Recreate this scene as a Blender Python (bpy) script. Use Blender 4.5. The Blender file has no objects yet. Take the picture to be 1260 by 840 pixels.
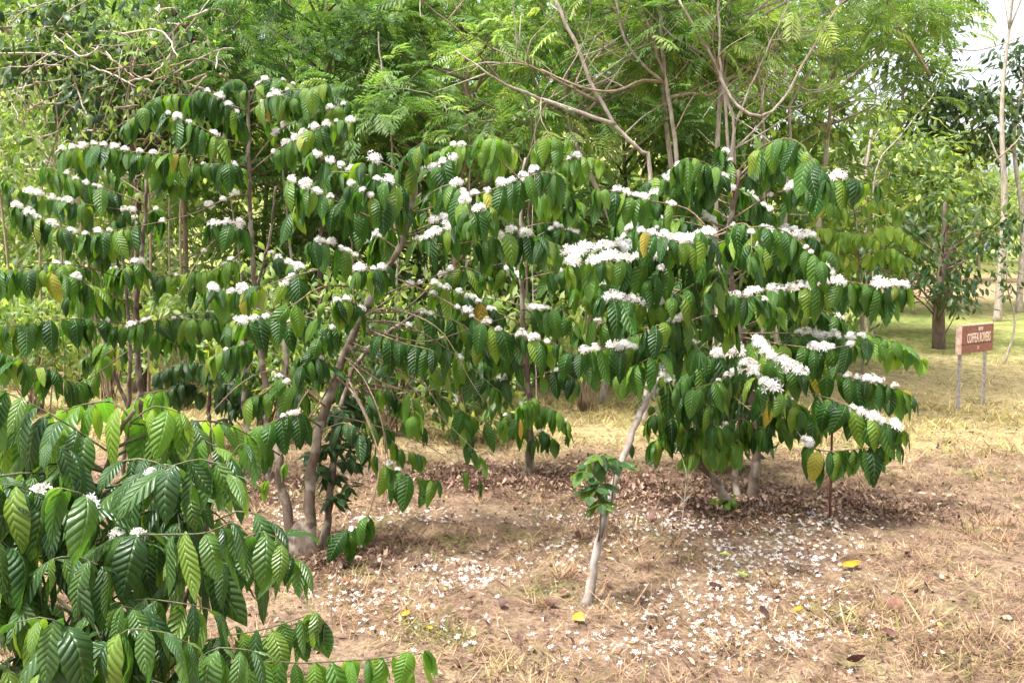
import bpy, math, random
import numpy as np

# ------------------------------------------------------------------ camera, sky, sun, exposure
scn = bpy.context.scene
F_PX, CX, CY, HOR, EYE = 1091.0, 630.0, 420.0, 330.0, 1.7
PITCH = math.atan((CY - HOR) / F_PX)
cam_d = bpy.data.cameras.new('camera')
cam_d.sensor_width = 36.0
cam_d.lens = 36.0 * F_PX / 1260.0
cam_d.clip_start = 0.05
cam_d.clip_end = 2000.0
cam = bpy.data.objects.new('camera', cam_d)
scn.collection.objects.link(cam)
cam.location = (0, 0, EYE)
cam.rotation_euler = (math.pi / 2 - PITCH, 0, 0)
scn.camera = cam

SUN_EL, SUN_AZ = 68.0, 243.0          # azimuth clockwise from +Y: light comes from the left, a little from behind the camera
world = bpy.data.worlds.new('World')
scn.world = world
world.use_nodes = True
wn = world.node_tree
sky = wn.nodes.new('ShaderNodeTexSky')
sky.sky_type = 'NISHITA'
sky.sun_disc = False
sky.sun_elevation = math.radians(SUN_EL)
sky.sun_rotation = math.radians(SUN_AZ)
sky.dust_density = 6.0
sky.air_density = 1.0
sky.ozone_density = 0.6
hs = wn.nodes.new('ShaderNodeHueSaturation')
hs.inputs['Saturation'].default_value = 0.22      # thin bright cloud: the whole sky is nearly white
wn.links.new(sky.outputs[0], hs.inputs['Color'])
bg = wn.nodes['Background']
bg.inputs['Strength'].default_value = 0.15
wn.links.new(hs.outputs[0], bg.inputs['Color'])

sun_d = bpy.data.lights.new('sun', 'SUN')
sun_d.energy = 2.1
sun_d.angle = math.radians(6.0)
sun_d.color = (1.0, 0.975, 0.935)
sun = bpy.data.objects.new('sun', sun_d)
scn.collection.objects.link(sun)
_a, _e = math.radians(SUN_AZ), math.radians(SUN_EL)
from mathutils import Vector, Matrix
_dir = Vector((math.sin(_a) * math.cos(_e), math.cos(_a) * math.cos(_e), math.sin(_e)))
sun.rotation_euler = (-_dir).to_track_quat('-Z', 'Y').to_euler()
sun.location = (-6, -4, 12)

scn.view_settings.view_transform = 'Standard'
scn.view_settings.look = 'None'
scn.view_settings.gamma = 1.0
scn.view_settings.exposure = 1.7
scn.render.engine = 'CYCLES'
scn.cycles.max_bounces = 5
scn.cycles.diffuse_bounces = 3
scn.cycles.glossy_bounces = 2
scn.cycles.transmission_bounces = 3
scn.cycles.use_denoising = True

RNG = np.random.default_rng(7)
random.seed(7)
COL = scn.collection

# ------------------------------------------------------------------ helpers
def P(px, py, d):
    """the point seen at photo pixel (px, py) at a distance d metres in front of the camera"""
    rx, ry = (px - CX) / F_PX, (CY - py) / F_PX
    v = np.array([rx, math.cos(PITCH) + ry * math.sin(PITCH), -math.sin(PITCH) + ry * math.cos(PITCH)])
    v = v * (d / v[1])
    return v + np.array([0, 0, EYE])

def PXY(p):
    x, y, z = p[0], p[1], p[2] - EYE
    cf = y * math.cos(PITCH) - z * math.sin(PITCH)
    cu = y * math.sin(PITCH) + z * math.cos(PITCH)
    return CX + F_PX * x / cf, CY - F_PX * cu / cf

def gz(x, y):
    x = np.asarray(x, float); y = np.asarray(y, float)
    r = np.maximum(0.0, y - 13.0)
    z = 0.055 * r + 0.00016 * r * r
    z = z + np.maximum(0, y - 45.0) ** 1.3 * 0.06 * (1 / (1 + np.exp((x - 8 - 0.25 * (y - 45)) * 0.12)))
    z = z + 0.006 * np.sin(x * 14.0 + 2 * np.sin(y * 5)) * np.sin(y * 13.0 + 2 * np.sin(x * 4)) + 0.018 * np.sin(x * 1.3 + 0.5) * np.sin(y * 1.1 + 1.0) + 0.010 * np.sin(x * 3.1 + y * 2.3) + 0.006 * np.sin(x * 6.3 - y * 5.1)
    return z

def tag(o, label=None, cat=None, group=None, kind=None):
    if label: o['label'] = label
    if cat: o['category'] = cat
    if group: o['group'] = group
    if kind: o['kind'] = kind
    return o

def empty(name, loc):
    o = bpy.data.objects.new(name, None)
    o.empty_display_size = 0.1
    o.location = loc
    COL.objects.link(o)
    return o

def link(name, mesh, parent=None, world_mat=None):
    o = bpy.data.objects.new(name, mesh)
    COL.objects.link(o)
    if world_mat is not None:
        o.matrix_basis = world_mat
    if parent is not None:
        o.parent = parent
        o.matrix_parent_inverse = Matrix.Translation(-Vector(wloc(parent)))
    return o

def wloc(o):
    v = Vector((0, 0, 0))
    while o is not None:
        v = v + o.location if o.type == 'EMPTY' else v
        o = o.parent if o.type == 'EMPTY' else None
    return v

def mesh_np(name, verts, quads=None, tris=None, uv=None, lr=None, mat=None, smooth=True):
    """a mesh from numpy arrays; uv and lr are given per vertex"""
    me = bpy.data.meshes.new(name)
    verts = np.asarray(verts, np.float32)
    loops, starts, totals = [], [], []
    n = 0
    if quads is not None and len(quads):
        q = np.asarray(quads, np.int32); loops.append(q.ravel()); starts.append(np.arange(len(q)) * 4 + n); n += q.size
    if tris is not None and len(tris):
        t = np.asarray(tris, np.int32); loops.append(t.ravel()); starts.append(np.arange(len(t)) * 3 + n); n += t.size
    loops = np.concatenate(loops).astype(np.int32); starts = np.concatenate(starts).astype(np.int32)
    me.vertices.add(len(verts)); me.vertices.foreach_set('co', verts.ravel())
    me.loops.add(len(loops)); me.loops.foreach_set('vertex_index', loops)
    me.polygons.add(len(starts)); me.polygons.foreach_set('loop_start', starts)
    if smooth:
        me.polygons.foreach_set('use_smooth', np.ones(len(starts), bool))
    if uv is not None:
        l = me.uv_layers.new(name='UVMap')
        l.uv.foreach_set('vector', np.asarray(uv, np.float32)[loops].ravel())
    if lr is not None:
        a = me.attributes.new('lr', 'FLOAT', 'POINT')
        a.data.foreach_set('value', np.asarray(lr, np.float32))
    me.update(calc_edges=True)
    if mat is not None:
        me.materials.append(mat)
    return me

def scatter(name, tmpls, which, mats, lr, mat, smooth=True):
    """join transformed copies of templates (verts, quads, uv) into one mesh; mats is N x 3 x 4"""
    V, Q, U, L = [], [], [], []
    off = 0
    which = np.asarray(which); mats = np.asarray(mats); lr = np.asarray(lr)
    for k, (tv, tq, tu) in enumerate(tmpls):
        idx = np.where(which == k)[0]
        if not len(idx): continue
        m = mats[idx]
        v = np.einsum('nij,vj->nvi', m[:, :, :3], tv) + m[:, None, :, 3]
        nv = len(tv)
        V.append(v.reshape(-1, 3))
        Q.append((tq[None] + (np.arange(len(idx)) * nv)[:, None, None] + off).reshape(-1, 4))
        U.append(np.tile(tu, (len(idx), 1)))
        L.append(np.repeat(lr[idx], nv))
        off += nv * len(idx)
    return mesh_np(name, np.concatenate(V), quads=np.concatenate(Q), uv=np.concatenate(U), lr=np.concatenate(L), mat=mat, smooth=smooth)

def rot_z(a):
    c, s = np.cos(a), np.sin(a); z = np.zeros_like(a); o = np.ones_like(a)
    return np.stack([np.stack([c, -s, z], -1), np.stack([s, c, z], -1), np.stack([z, z, o], -1)], -2)
def rot_y(a):
    c, s = np.cos(a), np.sin(a); z = np.zeros_like(a); o = np.ones_like(a)
    return np.stack([np.stack([c, z, s], -1), np.stack([z, o, z], -1), np.stack([-s, z, c], -1)], -2)
def rot_x(a):
    c, s = np.cos(a), np.sin(a); z = np.zeros_like(a); o = np.ones_like(a)
    return np.stack([np.stack([o, z, z], -1), np.stack([z, c, -s], -1), np.stack([z, s, c], -1)], -2)

def xf(pos, yaw, pitch, roll, scale):
    """N x 3 x 4: heading +X turned by yaw, tipped down by pitch, rolled about its own axis"""
    pos = np.atleast_2d(pos); n = len(pos)
    f = lambda a: np.broadcast_to(np.asarray(a, float), (n,)).copy()
    R = rot_z(f(yaw)) @ rot_y(f(pitch)) @ rot_x(f(roll))
    R = R * f(scale)[:, None, None]
    return np.concatenate([R, pos[:, :, None]], -1)

def to_matrix(m):
    return Matrix([list(m[0]), list(m[1]), list(m[2]), [0, 0, 0, 1]])

def smooth_path(pts, step):
    pts = [np.asarray(p, float) for p in pts]
    if len(pts) == 2:
        pts = [pts[0], (pts[0] + pts[1]) / 2, pts[1]]
    ext = [2 * pts[0] - pts[1]] + pts + [2 * pts[-1] - pts[-2]]
    out = []
    for i in range(1, len(ext) - 2):
        a, b, c, d = ext[i - 1:i + 3]
        n = max(2, int(np.linalg.norm(c - b) / step))
        for t in np.linspace(0, 1, n, endpoint=False):
            out.append(0.5 * ((2 * b) + (c - a) * t + (2 * a - 5 * b + 4 * c - d) * t * t + (3 * b - a - 3 * c + d) * t ** 3))
    out.append(pts[-1])
    return np.array(out)

def tube_arrays(path, r0, r1, sides=6, knob=0.0, lump=0.0, power=1.0):
    path = np.asarray(path, float)
    n = len(path)
    tan = np.gradient(path, axis=0)
    tan /= np.linalg.norm(tan, axis=1, keepdims=True) + 1e-9
    ref = np.tile(np.array([0.31, 0.95, 0.11]), (n, 1))
    bad = np.abs((tan * ref).sum(1)) > 0.9
    ref[bad] = np.array([0.9, -0.1, 0.4])
    a = np.cross(tan, ref); a /= np.linalg.norm(a, axis=1, keepdims=True)
    b = np.cross(tan, a)
    t = np.linspace(0, 1, n)
    r = r0 + (r1 - r0) * t ** power
    if knob:
        r = r * (1 + knob * np.maximum(0, np.sin(np.arange(n) * 2.1 + 0.7)) ** 2)
    ang = np.linspace(0, 2 * math.pi, sides, endpoint=False)
    rr = np.repeat(r[:, None], sides, 1)
    if lump:
        rr = rr * (1 + lump * (RNG.random((n, sides)) - 0.5))
    v = path[:, None, :] + rr[..., None] * (np.cos(ang)[None, :, None] * a[:, None, :] + np.sin(ang)[None, :, None] * b[:, None, :])
    v = v.reshape(-1, 3)
    i = np.arange(n - 1)[:, None] * sides
    j = np.arange(sides)[None, :]
    q = np.stack([i + j, i + (j + 1) % sides, i + sides + (j + 1) % sides, i + sides + j], -1).reshape(-1, 4)
    capn = len(v)
    v = np.vstack([v, path[-1] + tan[-1] * r[-1] * 0.6, path[0]])
    k = (n - 1) * sides
    tr = [[k + s, k + (s + 1) % sides, capn] for s in range(sides)] + [[(s + 1) % sides, s, capn + 1] for s in range(sides)]
    uv = np.zeros((len(v), 2)); uv[:-2, 1] = np.repeat(np.concatenate([[0], np.cumsum(np.linalg.norm(np.diff(path, axis=0), axis=1))]), sides)
    uv[:-2, 0] = np.tile(ang, n)
    return v, q, np.array(tr), uv

def tubes_mesh(name, specs, mat):
    """several tubes of ONE thing as one mesh; specs: (path, r0, r1, sides, kw)"""
    V, Q, T, off = [], [], [], 0
    for path, r0, r1, sides, kw in specs:
        v, q, t, u = tube_arrays(path, r0, r1, sides, **kw)
        V.append(v); Q.append(q + off); T.append(t + off); off += len(v)
    V = np.concatenate(V)
    return mesh_np(name, V, np.concatenate(Q), np.concatenate(T), mat=mat)

TREE_BASES = []   # (x, y, radius) of dark rings: mulch and painted tree shade
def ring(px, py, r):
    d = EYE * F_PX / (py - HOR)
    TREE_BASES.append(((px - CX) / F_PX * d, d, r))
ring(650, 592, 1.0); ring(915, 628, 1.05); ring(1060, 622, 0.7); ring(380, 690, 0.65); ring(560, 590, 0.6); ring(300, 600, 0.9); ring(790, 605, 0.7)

# ------------------------------------------------------------------ materials
def new_mat(name):
    m = bpy.data.materials.new(name); m.use_nodes = True
    nt = m.node_tree
    for n in list(nt.nodes): nt.nodes.remove(n)
    return m, nt, nt.nodes, nt.links

def math_n(nt, op, a, b=None, clamp=False):
    n = nt.nodes.new('ShaderNodeMath'); n.operation = op; n.use_clamp = clamp
    for k, x in enumerate((a, b)):
        if x is None: continue
        if isinstance(x, (int, float)): n.inputs[k].default_value = x
        else: nt.links.new(x, n.inputs[k])
    return n.outputs[0]

def ramp(nt, fac, stops, interp='LINEAR'):
    r = nt.nodes.new('ShaderNodeValToRGB'); r.color_ramp.interpolation = interp
    el = r.color_ramp.elements
    while len(el) < len(stops): el.new(0.5)
    for e, (p, c) in zip(el, stops):
        e.position = p; e.color = (c[0], c[1], c[2], 1)
    nt.links.new(fac, r.inputs['Fac'])
    return r.outputs['Color']

def mixc(nt, fac, a, b, mode='MIX'):
    n = nt.nodes.new('ShaderNodeMix'); n.data_type = 'RGBA'; n.blend_type = mode
    for s, x in ((n.inputs[0], fac), (n.inputs[6], a), (n.inputs[7], b)):
        if isinstance(x, (int, float)): s.default_value = x
        elif isinstance(x, tuple): s.default_value = (x[0], x[1], x[2], 1)
        else: nt.links.new(x, s)
    return n.outputs[2]

def leaf_random(nt):
    oi = nt.nodes.new('ShaderNodeObjectInfo')
    at = nt.nodes.new('ShaderNodeAttribute'); at.attribute_name = 'lr'
    return math_n(nt, 'FRACT', math_n(nt, 'ADD', oi.outputs['Random'], at.outputs['Fac']))

def leaf_mat(name, stops, trans=0.35, trans_gain=(2.1, 2.2, 0.8), rough=0.38, veins=9.0, bump=0.5, under=(1.4, 1.3, 1.4), spec=0.32):
    m, nt, N, L = new_mat(name)
    rnd = leaf_random(nt)
    col = ramp(nt, rnd, stops)
    nz = N.new('ShaderNodeTexNoise'); nz.inputs['Scale'].default_value = 14.0; nz.inputs['Detail'].default_value = 3.0
    g = N.new('ShaderNodeNewGeometry'); L.new(g.outputs['Position'], nz.inputs['Vector'])
    col = mixc(nt, math_n(nt, 'MULTIPLY', nz.outputs['Fac'], 0.35), col, mixc(nt, 1.0, col, (1.5, 1.35, 0.8), 'MULTIPLY'))
    bl = N.new('ShaderNodeTexNoise'); bl.inputs['Scale'].default_value = 55.0; bl.inputs['Detail'].default_value = 2.0
    L.new(g.outputs['Position'], bl.inputs['Vector'])
    spot = ramp(nt, bl.outputs['Fac'], [(0.70, (0, 0, 0)), (0.745, (1, 1, 1))])
    bs = None
    if veins:
        uv = N.new('ShaderNodeUVMap')
        sp = N.new('ShaderNodeSeparateXYZ'); L.new(uv.outputs[0], sp.inputs[0])
        au = math_n(nt, 'ABSOLUTE', math_n(nt, 'SUBTRACT', sp.outputs[0], 0.5))         # 0 at the midrib .. 0.5 at the edge
        ph = math_n(nt, 'MULTIPLY', math_n(nt, 'SUBTRACT', math_n(nt, 'MULTIPLY', sp.outputs[1], math_n(nt, 'ADD', math_n(nt, 'MULTIPLY', math_n(nt, 'FRACT', math_n(nt, 'MULTIPLY', rnd, 7.3)), veins * 0.35), veins * 0.85)), math_n(nt, 'MULTIPLY', au, 3.2)), 2 * math.pi)
        w = math_n(nt, 'COSINE', ph)
        vein = math_n(nt, 'POWER', math_n(nt, 'MAXIMUM', w, 0.0), 6.0)
        rib = math_n(nt, 'SUBTRACT', 1.0, math_n(nt, 'MULTIPLY', au, 16.0), True)
        lines = math_n(nt, 'MAXIMUM', math_n(nt, 'MULTIPLY', vein, 0.45), math_n(nt, 'MULTIPLY', rib, 0.8))
        col = mixc(nt, math_n(nt, 'MULTIPLY', lines, 0.55), col, (0.16, 0.26, 0.055))
        hgt = math_n(nt, 'SUBTRACT', math_n(nt, 'ABSOLUTE', math_n(nt, 'SINE', math_n(nt, 'MULTIPLY', ph, 0.5))), math_n(nt, 'MULTIPLY', rib, 0.9))
        bn = N.new('ShaderNodeBump'); bn.inputs['Strength'].default_value = bump; bn.inputs['Distance'].default_value = 0.009
        L.new(hgt, bn.inputs['Height']); bs = bn.outputs[0]
    if veins:
        col = mixc(nt, math_n(nt, 'MULTIPLY', spot, 0.75), col, (0.13, 0.085, 0.03))
    top = col
    back = mixc(nt, 1.0, mixc(nt, 0.25, col, (0.10, 0.17, 0.05)), under, 'MULTIPLY')
    base = mixc(nt, g.outputs['Backfacing'], top, back)
    pr = N.new('ShaderNodeBsdfPrincipled')
    L.new(base, pr.inputs['Base Color'])
    L.new(math_n(nt, 'ADD', math_n(nt, 'MULTIPLY', nz.outputs['Fac'], 0.35), rough - 0.16), pr.inputs['Roughness'])
    pr.inputs['Specular IOR Level'].default_value = spec
    tr = N.new('ShaderNodeBsdfTranslucent')
    L.new(mixc(nt, 1.0, col, trans_gain, 'MULTIPLY'), tr.inputs['Color'])
    if bs is not None:
        L.new(bs, pr.inputs['Normal'])
    mx = N.new('ShaderNodeMixShader'); mx.inputs[0].default_value = trans
    L.new(pr.outputs[0], mx.inputs[1]); L.new(tr.outputs[0], mx.inputs[2])
    out = N.new('ShaderNodeOutputMaterial'); L.new(mx.outputs[0], out.inputs[0])
    return m

def bark_mat(name, a, b, scale=30.0, rough=0.85, bump=0.5, patch=None):
    m, nt, N, L = new_mat(name)
    tc = N.new('ShaderNodeNewGeometry')
    mp = N.new('ShaderNodeMapping'); mp.inputs['Scale'].default_value = (1, 1, 0.35); L.new(tc.outputs['Position'], mp.inputs[0])
    n1 = N.new('ShaderNodeTexNoise'); n1.inputs['Scale'].default_value = scale; n1.inputs['Detail'].default_value = 6; n1.inputs['Roughness'].default_value = 0.65
    L.new(mp.outputs[0], n1.inputs['Vector'])
    col = ramp(nt, n1.outputs['Fac'], [(0.32, a), (0.68, b)])
    if patch:
        n2 = N.new('ShaderNodeTexNoise'); n2.inputs['Scale'].default_value = 9; L.new(tc.outputs['Position'], n2.inputs['Vector'])
        col = mixc(nt, ramp(nt, n2.outputs['Fac'], [(0.5, (0, 0, 0)), (0.62, (1, 1, 1))]), col, patch)
    pr = N.new('ShaderNodeBsdfPrincipled'); L.new(col, pr.inputs['Base Color']); pr.inputs['Roughness'].default_value = rough
    bn = N.new('ShaderNodeBump'); bn.inputs['Strength'].default_value = bump; bn.inputs['Distance'].default_value = 0.01
    L.new(n1.outputs['Fac'], bn.inputs['Height']); L.new(bn.outputs[0], pr.inputs['Normal'])
    out = N.new('ShaderNodeOutputMaterial'); L.new(pr.outputs[0], out.inputs[0])
    return m

def petal_mat(name, col, trans=0.3):
    m, nt, N, L = new_mat(name)
    rnd = leaf_random(nt)
    c = mixc(nt, math_n(nt, 'MULTIPLY', math_n(nt, 'POWER', rnd, 2.0), 0.5), col, (col[0] * 0.95, col[1] * 0.80, col[2] * 0.68))
    d = N.new('ShaderNodeBsdfDiffuse'); L.new(c, d.inputs['Color'])
    t = N.new('ShaderNodeBsdfTranslucent'); L.new(c, t.inputs['Color'])
    mx = N.new('ShaderNodeMixShader'); mx.inputs[0].default_value = trans
    L.new(d.outputs[0], mx.inputs[1]); L.new(t.outputs[0], mx.inputs[2])
    out = N.new('ShaderNodeOutputMaterial'); L.new(mx.outputs[0], out.inputs[0])
    return m

def simple_ramp_mat(name, stops, rough=0.8, trans=0.0, noise=None):
    m, nt, N, L = new_mat(name)
    c = ramp(nt, leaf_random(nt), stops)
    if noise:
        g = N.new('ShaderNodeNewGeometry'); nz = N.new('ShaderNodeTexNoise'); nz.inputs['Scale'].default_value = noise; nz.inputs['Detail'].default_value = 5
        L.new(g.outputs['Position'], nz.inputs['Vector'])
        c = mixc(nt, 0.7, c, ramp(nt, nz.outputs['Fac'], [(0.3, (0.45, 0.45, 0.45)), (0.7, (1.5, 1.5, 1.5))]), 'MULTIPLY')
    pr = N.new('ShaderNodeBsdfPrincipled'); L.new(c, pr.inputs['Base Color']); pr.inputs['Roughness'].default_value = rough
    sh = pr.outputs[0]
    if trans:
        t = N.new('ShaderNodeBsdfTranslucent'); L.new(c, t.inputs['Color'])
        mx = N.new('ShaderNodeMixShader'); mx.inputs[0].default_value = trans
        L.new(sh, mx.inputs[1]); L.new(t.outputs[0], mx.inputs[2]); sh = mx.outputs[0]
    out = N.new('ShaderNodeOutputMaterial'); L.new(sh, out.inputs[0])
    return m

def ground_colour(nt):
    """brown thatch near the trees, yellow straw further off, green turf on the far slope, bare earth strips"""
    N, L = nt.nodes, nt.links
    g = N.new('ShaderNodeNewGeometry'); sp = N.new('ShaderNodeSeparateXYZ'); L.new(g.outputs['Position'], sp.inputs[0])
    def noise(s, d=5, r=0.6):
        n = N.new('ShaderNodeTexNoise'); n.inputs['Scale'].default_value = s; n.inputs['Detail'].default_value = d; n.inputs['Roughness'].default_value = r
        L.new(g.outputs['Position'], n.inputs['Vector']); return n.outputs['Fac']
    n1, n2, n3 = noise(0.55), noise(2.6), noise(38, 6, 0.75)
    y = sp.outputs[1]; x = sp.outputs[0]
    near = ramp(nt, n2, [(0.25, (0.165, 0.105, 0.076)), (0.5, (0.29, 0.198, 0.138)), (0.75, (0.345, 0.265, 0.172))])
    straw = ramp(nt, n2, [(0.25, (0.36, 0.275, 0.145)), (0.55, (0.47, 0.38, 0.20)), (0.8, (0.33, 0.32, 0.13))])
    turf = ramp(nt, n1, [(0.3, (0.17, 0.23, 0.060)), (0.5, (0.30, 0.32, 0.10)), (0.7, (0.45, 0.38, 0.18))])
    w1 = math_n(nt, 'ADD', y, math_n(nt, 'MULTIPLY', math_n(nt, 'SUBTRACT', n1, 0.5), 5.0))
    mr = N.new('ShaderNodeMapRange'); mr.interpolation_type = 'SMOOTHSTEP'; mr.inputs[1].default_value = 7.2; mr.inputs[2].default_value = 9.6; L.new(w1, mr.inputs[0])
    mr2 = N.new('ShaderNodeMapRange'); mr2.interpolation_type = 'SMOOTHSTEP'; mr2.inputs[1].default_value = 13.5; mr2.inputs[2].default_value = 17.5; L.new(w1, mr2.inputs[0])
    c = mixc(nt, mr.outputs[0], near, straw)
    c = mixc(nt, mr2.outputs[0], c, turf)
    # bare earth strip across the slope
    e = math_n(nt, 'ABSOLUTE', math_n(nt, 'SUBTRACT', math_n(nt, 'ADD', y, math_n(nt, 'MULTIPLY', n1, 9.0)), 36.0))
    mr3 = N.new('ShaderNodeMapRange'); mr3.inputs[1].default_value = 7.0; mr3.inputs[2].default_value = 4.5; L.new(e, mr3.inputs[0])
    c = mixc(nt, mr3.outputs[0], c, (0.46, 0.32, 0.19))
    # dark rings round the trees: rotted leaf mulch, with the crowns' soft shadow painted in
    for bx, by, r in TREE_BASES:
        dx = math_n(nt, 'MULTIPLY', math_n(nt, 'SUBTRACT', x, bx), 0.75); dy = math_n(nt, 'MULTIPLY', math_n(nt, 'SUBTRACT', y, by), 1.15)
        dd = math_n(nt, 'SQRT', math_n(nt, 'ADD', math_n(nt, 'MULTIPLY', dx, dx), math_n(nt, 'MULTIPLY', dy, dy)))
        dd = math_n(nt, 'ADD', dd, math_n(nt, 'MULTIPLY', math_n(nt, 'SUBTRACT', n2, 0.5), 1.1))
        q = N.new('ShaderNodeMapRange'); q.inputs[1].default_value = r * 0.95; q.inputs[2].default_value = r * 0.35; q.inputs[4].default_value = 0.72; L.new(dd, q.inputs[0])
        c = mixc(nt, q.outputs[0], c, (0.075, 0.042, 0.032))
    # green tufts
    tuft = math_n(nt, 'MULTIPLY', ramp(nt, noise(1.7, 3), [(0.56, (0, 0, 0)), (0.7, (1, 1, 1))]), 0.5)
    c = mixc(nt, tuft, c, (0.19, 0.22, 0.065))
    c = mixc(nt, 0.75, c, ramp(nt, noise(8.0, 4, 0.7), [(0.33, (0.38, 0.33, 0.30)), (0.5, (0.95, 0.95, 0.95)), (0.66, (1.3, 1.27, 1.2))]), 'MULTIPLY')
    return c, n3

def ground_mat():
    m, nt, N, L = new_mat('ground_thatch')
    c, n3 = ground_colour(nt)
    c = mixc(nt, 0.9, c, ramp(nt, n3, [(0.3, (0.22, 0.20, 0.19)), (0.5, (0.68, 0.67, 0.65)), (0.7, (1.2, 1.18, 1.12))]), 'MULTIPLY')
    pr = N.new('ShaderNodeBsdfPrincipled'); L.new(c, pr.inputs['Base Color']); pr.inputs['Roughness'].default_value = 0.95
    pr.inputs['Specular IOR Level'].default_value = 0.15
    bn = N.new('ShaderNodeBump'); bn.inputs['Strength'].default_value = 0.8; bn.inputs['Distance'].default_value = 0.02
    L.new(n3, bn.inputs['Height']); L.new(bn.outputs[0], pr.inputs['Normal'])
    out = N.new('ShaderNodeOutputMaterial'); L.new(pr.outputs[0], out.inputs[0])
    return m

def grass_mat():
    m, nt, N, L = new_mat('dry_grass_blades')
    c, n3 = ground_colour(nt)
    r = leaf_random(nt)
    c = mixc(nt, 1.0, c, ramp(nt, r, [(0.0, (0.45, 0.4, 0.38)), (0.3, (0.9, 0.86, 0.8)), (0.65, (1.6, 1.55, 1.4)), (0.80, (1.9, 1.85, 1.7)), (0.86, (1.1, 1.2, 0.8)), (0.93, (0.6, 0.95, 0.4)), (1.0, (0.5, 0.85, 0.35))]), 'MULTIPLY')
    d = N.new('ShaderNodeBsdfDiffuse'); L.new(c, d.inputs['Color'])
    t = N.new('ShaderNodeBsdfTranslucent'); L.new(c, t.inputs['Color'])
    mx = N.new('ShaderNodeMixShader'); mx.inputs[0].default_value = 0.25
    L.new(d.outputs[0], mx.inputs[1]); L.new(t.outputs[0], mx.inputs[2])
    out = N.new('ShaderNodeOutputMaterial'); L.new(mx.outputs[0], out.inputs[0])
    return m

G0, G1, G2, G3 = (0.008, 0.036, 0.006), (0.021, 0.078, 0.011), (0.056, 0.135, 0.016), (0.14, 0.22, 0.022)
M = {}
M['leaf'] = leaf_mat('coffee_leaf', [(0, G0), (0.35, G1), (0.72, G2), (0.97, G3), (0.99, (0.16, 0.2, 0.03)), (0.996, (0.32, 0.30, 0.05)), (1, (0.40, 0.24, 0.04))])
M['leaf_near'] = leaf_mat('coffee_leaf_foreground', [(0, (0.020, 0.060, 0.020)), (0.35, (0.040, 0.102, 0.026)), (0.75, (0.078, 0.16, 0.032)), (1, (0.16, 0.25, 0.04))], rough=0.36, trans=0.36, bump=0.6, spec=0.7)
M['leaf_young'] = leaf_mat('coffee_leaf_young', [(0, (0.055, 0.14, 0.022)), (0.5, (0.10, 0.20, 0.03)), (1, (0.17, 0.26, 0.04))], trans=0.4)
M['leaf_pale'] = leaf_mat('coffee_leaf_yellowish', [(0, (0.10, 0.21, 0.03)), (0.5, (0.18, 0.31, 0.045)), (0.9, (0.27, 0.37, 0.055)), (1, (0.38, 0.38, 0.07))], trans=0.4, trans_gain=(1.7, 1.7, 0.8))
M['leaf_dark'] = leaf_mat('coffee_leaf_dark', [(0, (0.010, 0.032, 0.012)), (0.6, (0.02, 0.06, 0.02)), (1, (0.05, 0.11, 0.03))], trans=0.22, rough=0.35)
M['frond'] = leaf_mat('feathery_frond', [(0, (0.055, 0.115, 0.035)), (0.4, (0.10, 0.175, 0.058)), (0.8, (0.18, 0.265, 0.09)), (1, (0.30, 0.37, 0.12))], veins=0, trans_gain=(1.8, 1.9, 0.9), rough=0.55, trans=0.42, spec=0.3)
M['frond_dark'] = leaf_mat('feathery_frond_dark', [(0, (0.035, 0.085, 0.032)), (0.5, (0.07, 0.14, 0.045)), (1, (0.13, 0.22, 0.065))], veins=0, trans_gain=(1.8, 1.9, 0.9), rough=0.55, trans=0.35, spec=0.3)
M['broad'] = leaf_mat('broad_leaf_background', [(0, (0.055, 0.10, 0.03)), (0.45, (0.11, 0.17, 0.045)), (0.85, (0.20, 0.26, 0.075)), (1, (0.33, 0.37, 0.12))], veins=0, rough=0.45, trans=0.35)
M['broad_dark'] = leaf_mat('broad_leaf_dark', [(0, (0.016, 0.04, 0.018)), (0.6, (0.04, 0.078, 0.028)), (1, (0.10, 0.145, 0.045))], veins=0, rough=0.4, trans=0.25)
M['broad_yellow'] = leaf_mat('broad_leaf_yellow_green', [(0, (0.06, 0.11, 0.035)), (0.5, (0.13, 0.195, 0.07)), (1, (0.26, 0.32, 0.15))], veins=0, rough=0.5, trans=0.4)
M['twig'] = bark_mat('coffee_twig', (0.09, 0.055, 0.035), (0.26, 0.19, 0.12), 60)
M['twig_green'] = bark_mat('green_coffee_twig', (0.045, 0.05, 0.022), (0.13, 0.13, 0.06), 60)
M['stem'] = bark_mat('coffee_stem', (0.055, 0.035, 0.024), (0.17, 0.12, 0.085), 28, patch=(0.26, 0.22, 0.17))
M['stem_pale'] = bark_mat('pale_stem', (0.13, 0.10, 0.075), (0.32, 0.27, 0.23), 30, patch=(0.34, 0.31, 0.275))
M['limb'] = bark_mat('shade_tree_limb', (0.22, 0.17, 0.13), (0.50, 0.43, 0.36), 22)
M['limb_dark'] = bark_mat('dark_limb', (0.06, 0.04, 0.03), (0.19, 0.13, 0.09), 22)
M['limb_brown'] = bark_mat('brown_vine_limb', (0.16, 0.105, 0.075), (0.40, 0.29, 0.21), 22)
M['petal'] = petal_mat('coffee_petals', (0.88, 0.87, 0.85))
M['petal_fallen'] = petal_mat('fallen_petals', (0.82, 0.80, 0.78))
M['litter'] = simple_ramp_mat('leaf_litter', [(0, (0.035, 0.016, 0.013)), (0.35, (0.09, 0.042, 0.032)), (0.65, (0.20, 0.11, 0.075)), (0.9, (0.40, 0.28, 0.19)), (1, (0.44, 0.31, 0.08))], 0.75, 0.1)
M['dead_leaf'] = simple_ramp_mat('dead_leaf', [(0, (0.06, 0.022, 0.02)), (0.5, (0.13, 0.05, 0.04)), (1, (0.24, 0.12, 0.08))], 0.6, 0.05, 40)
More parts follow.
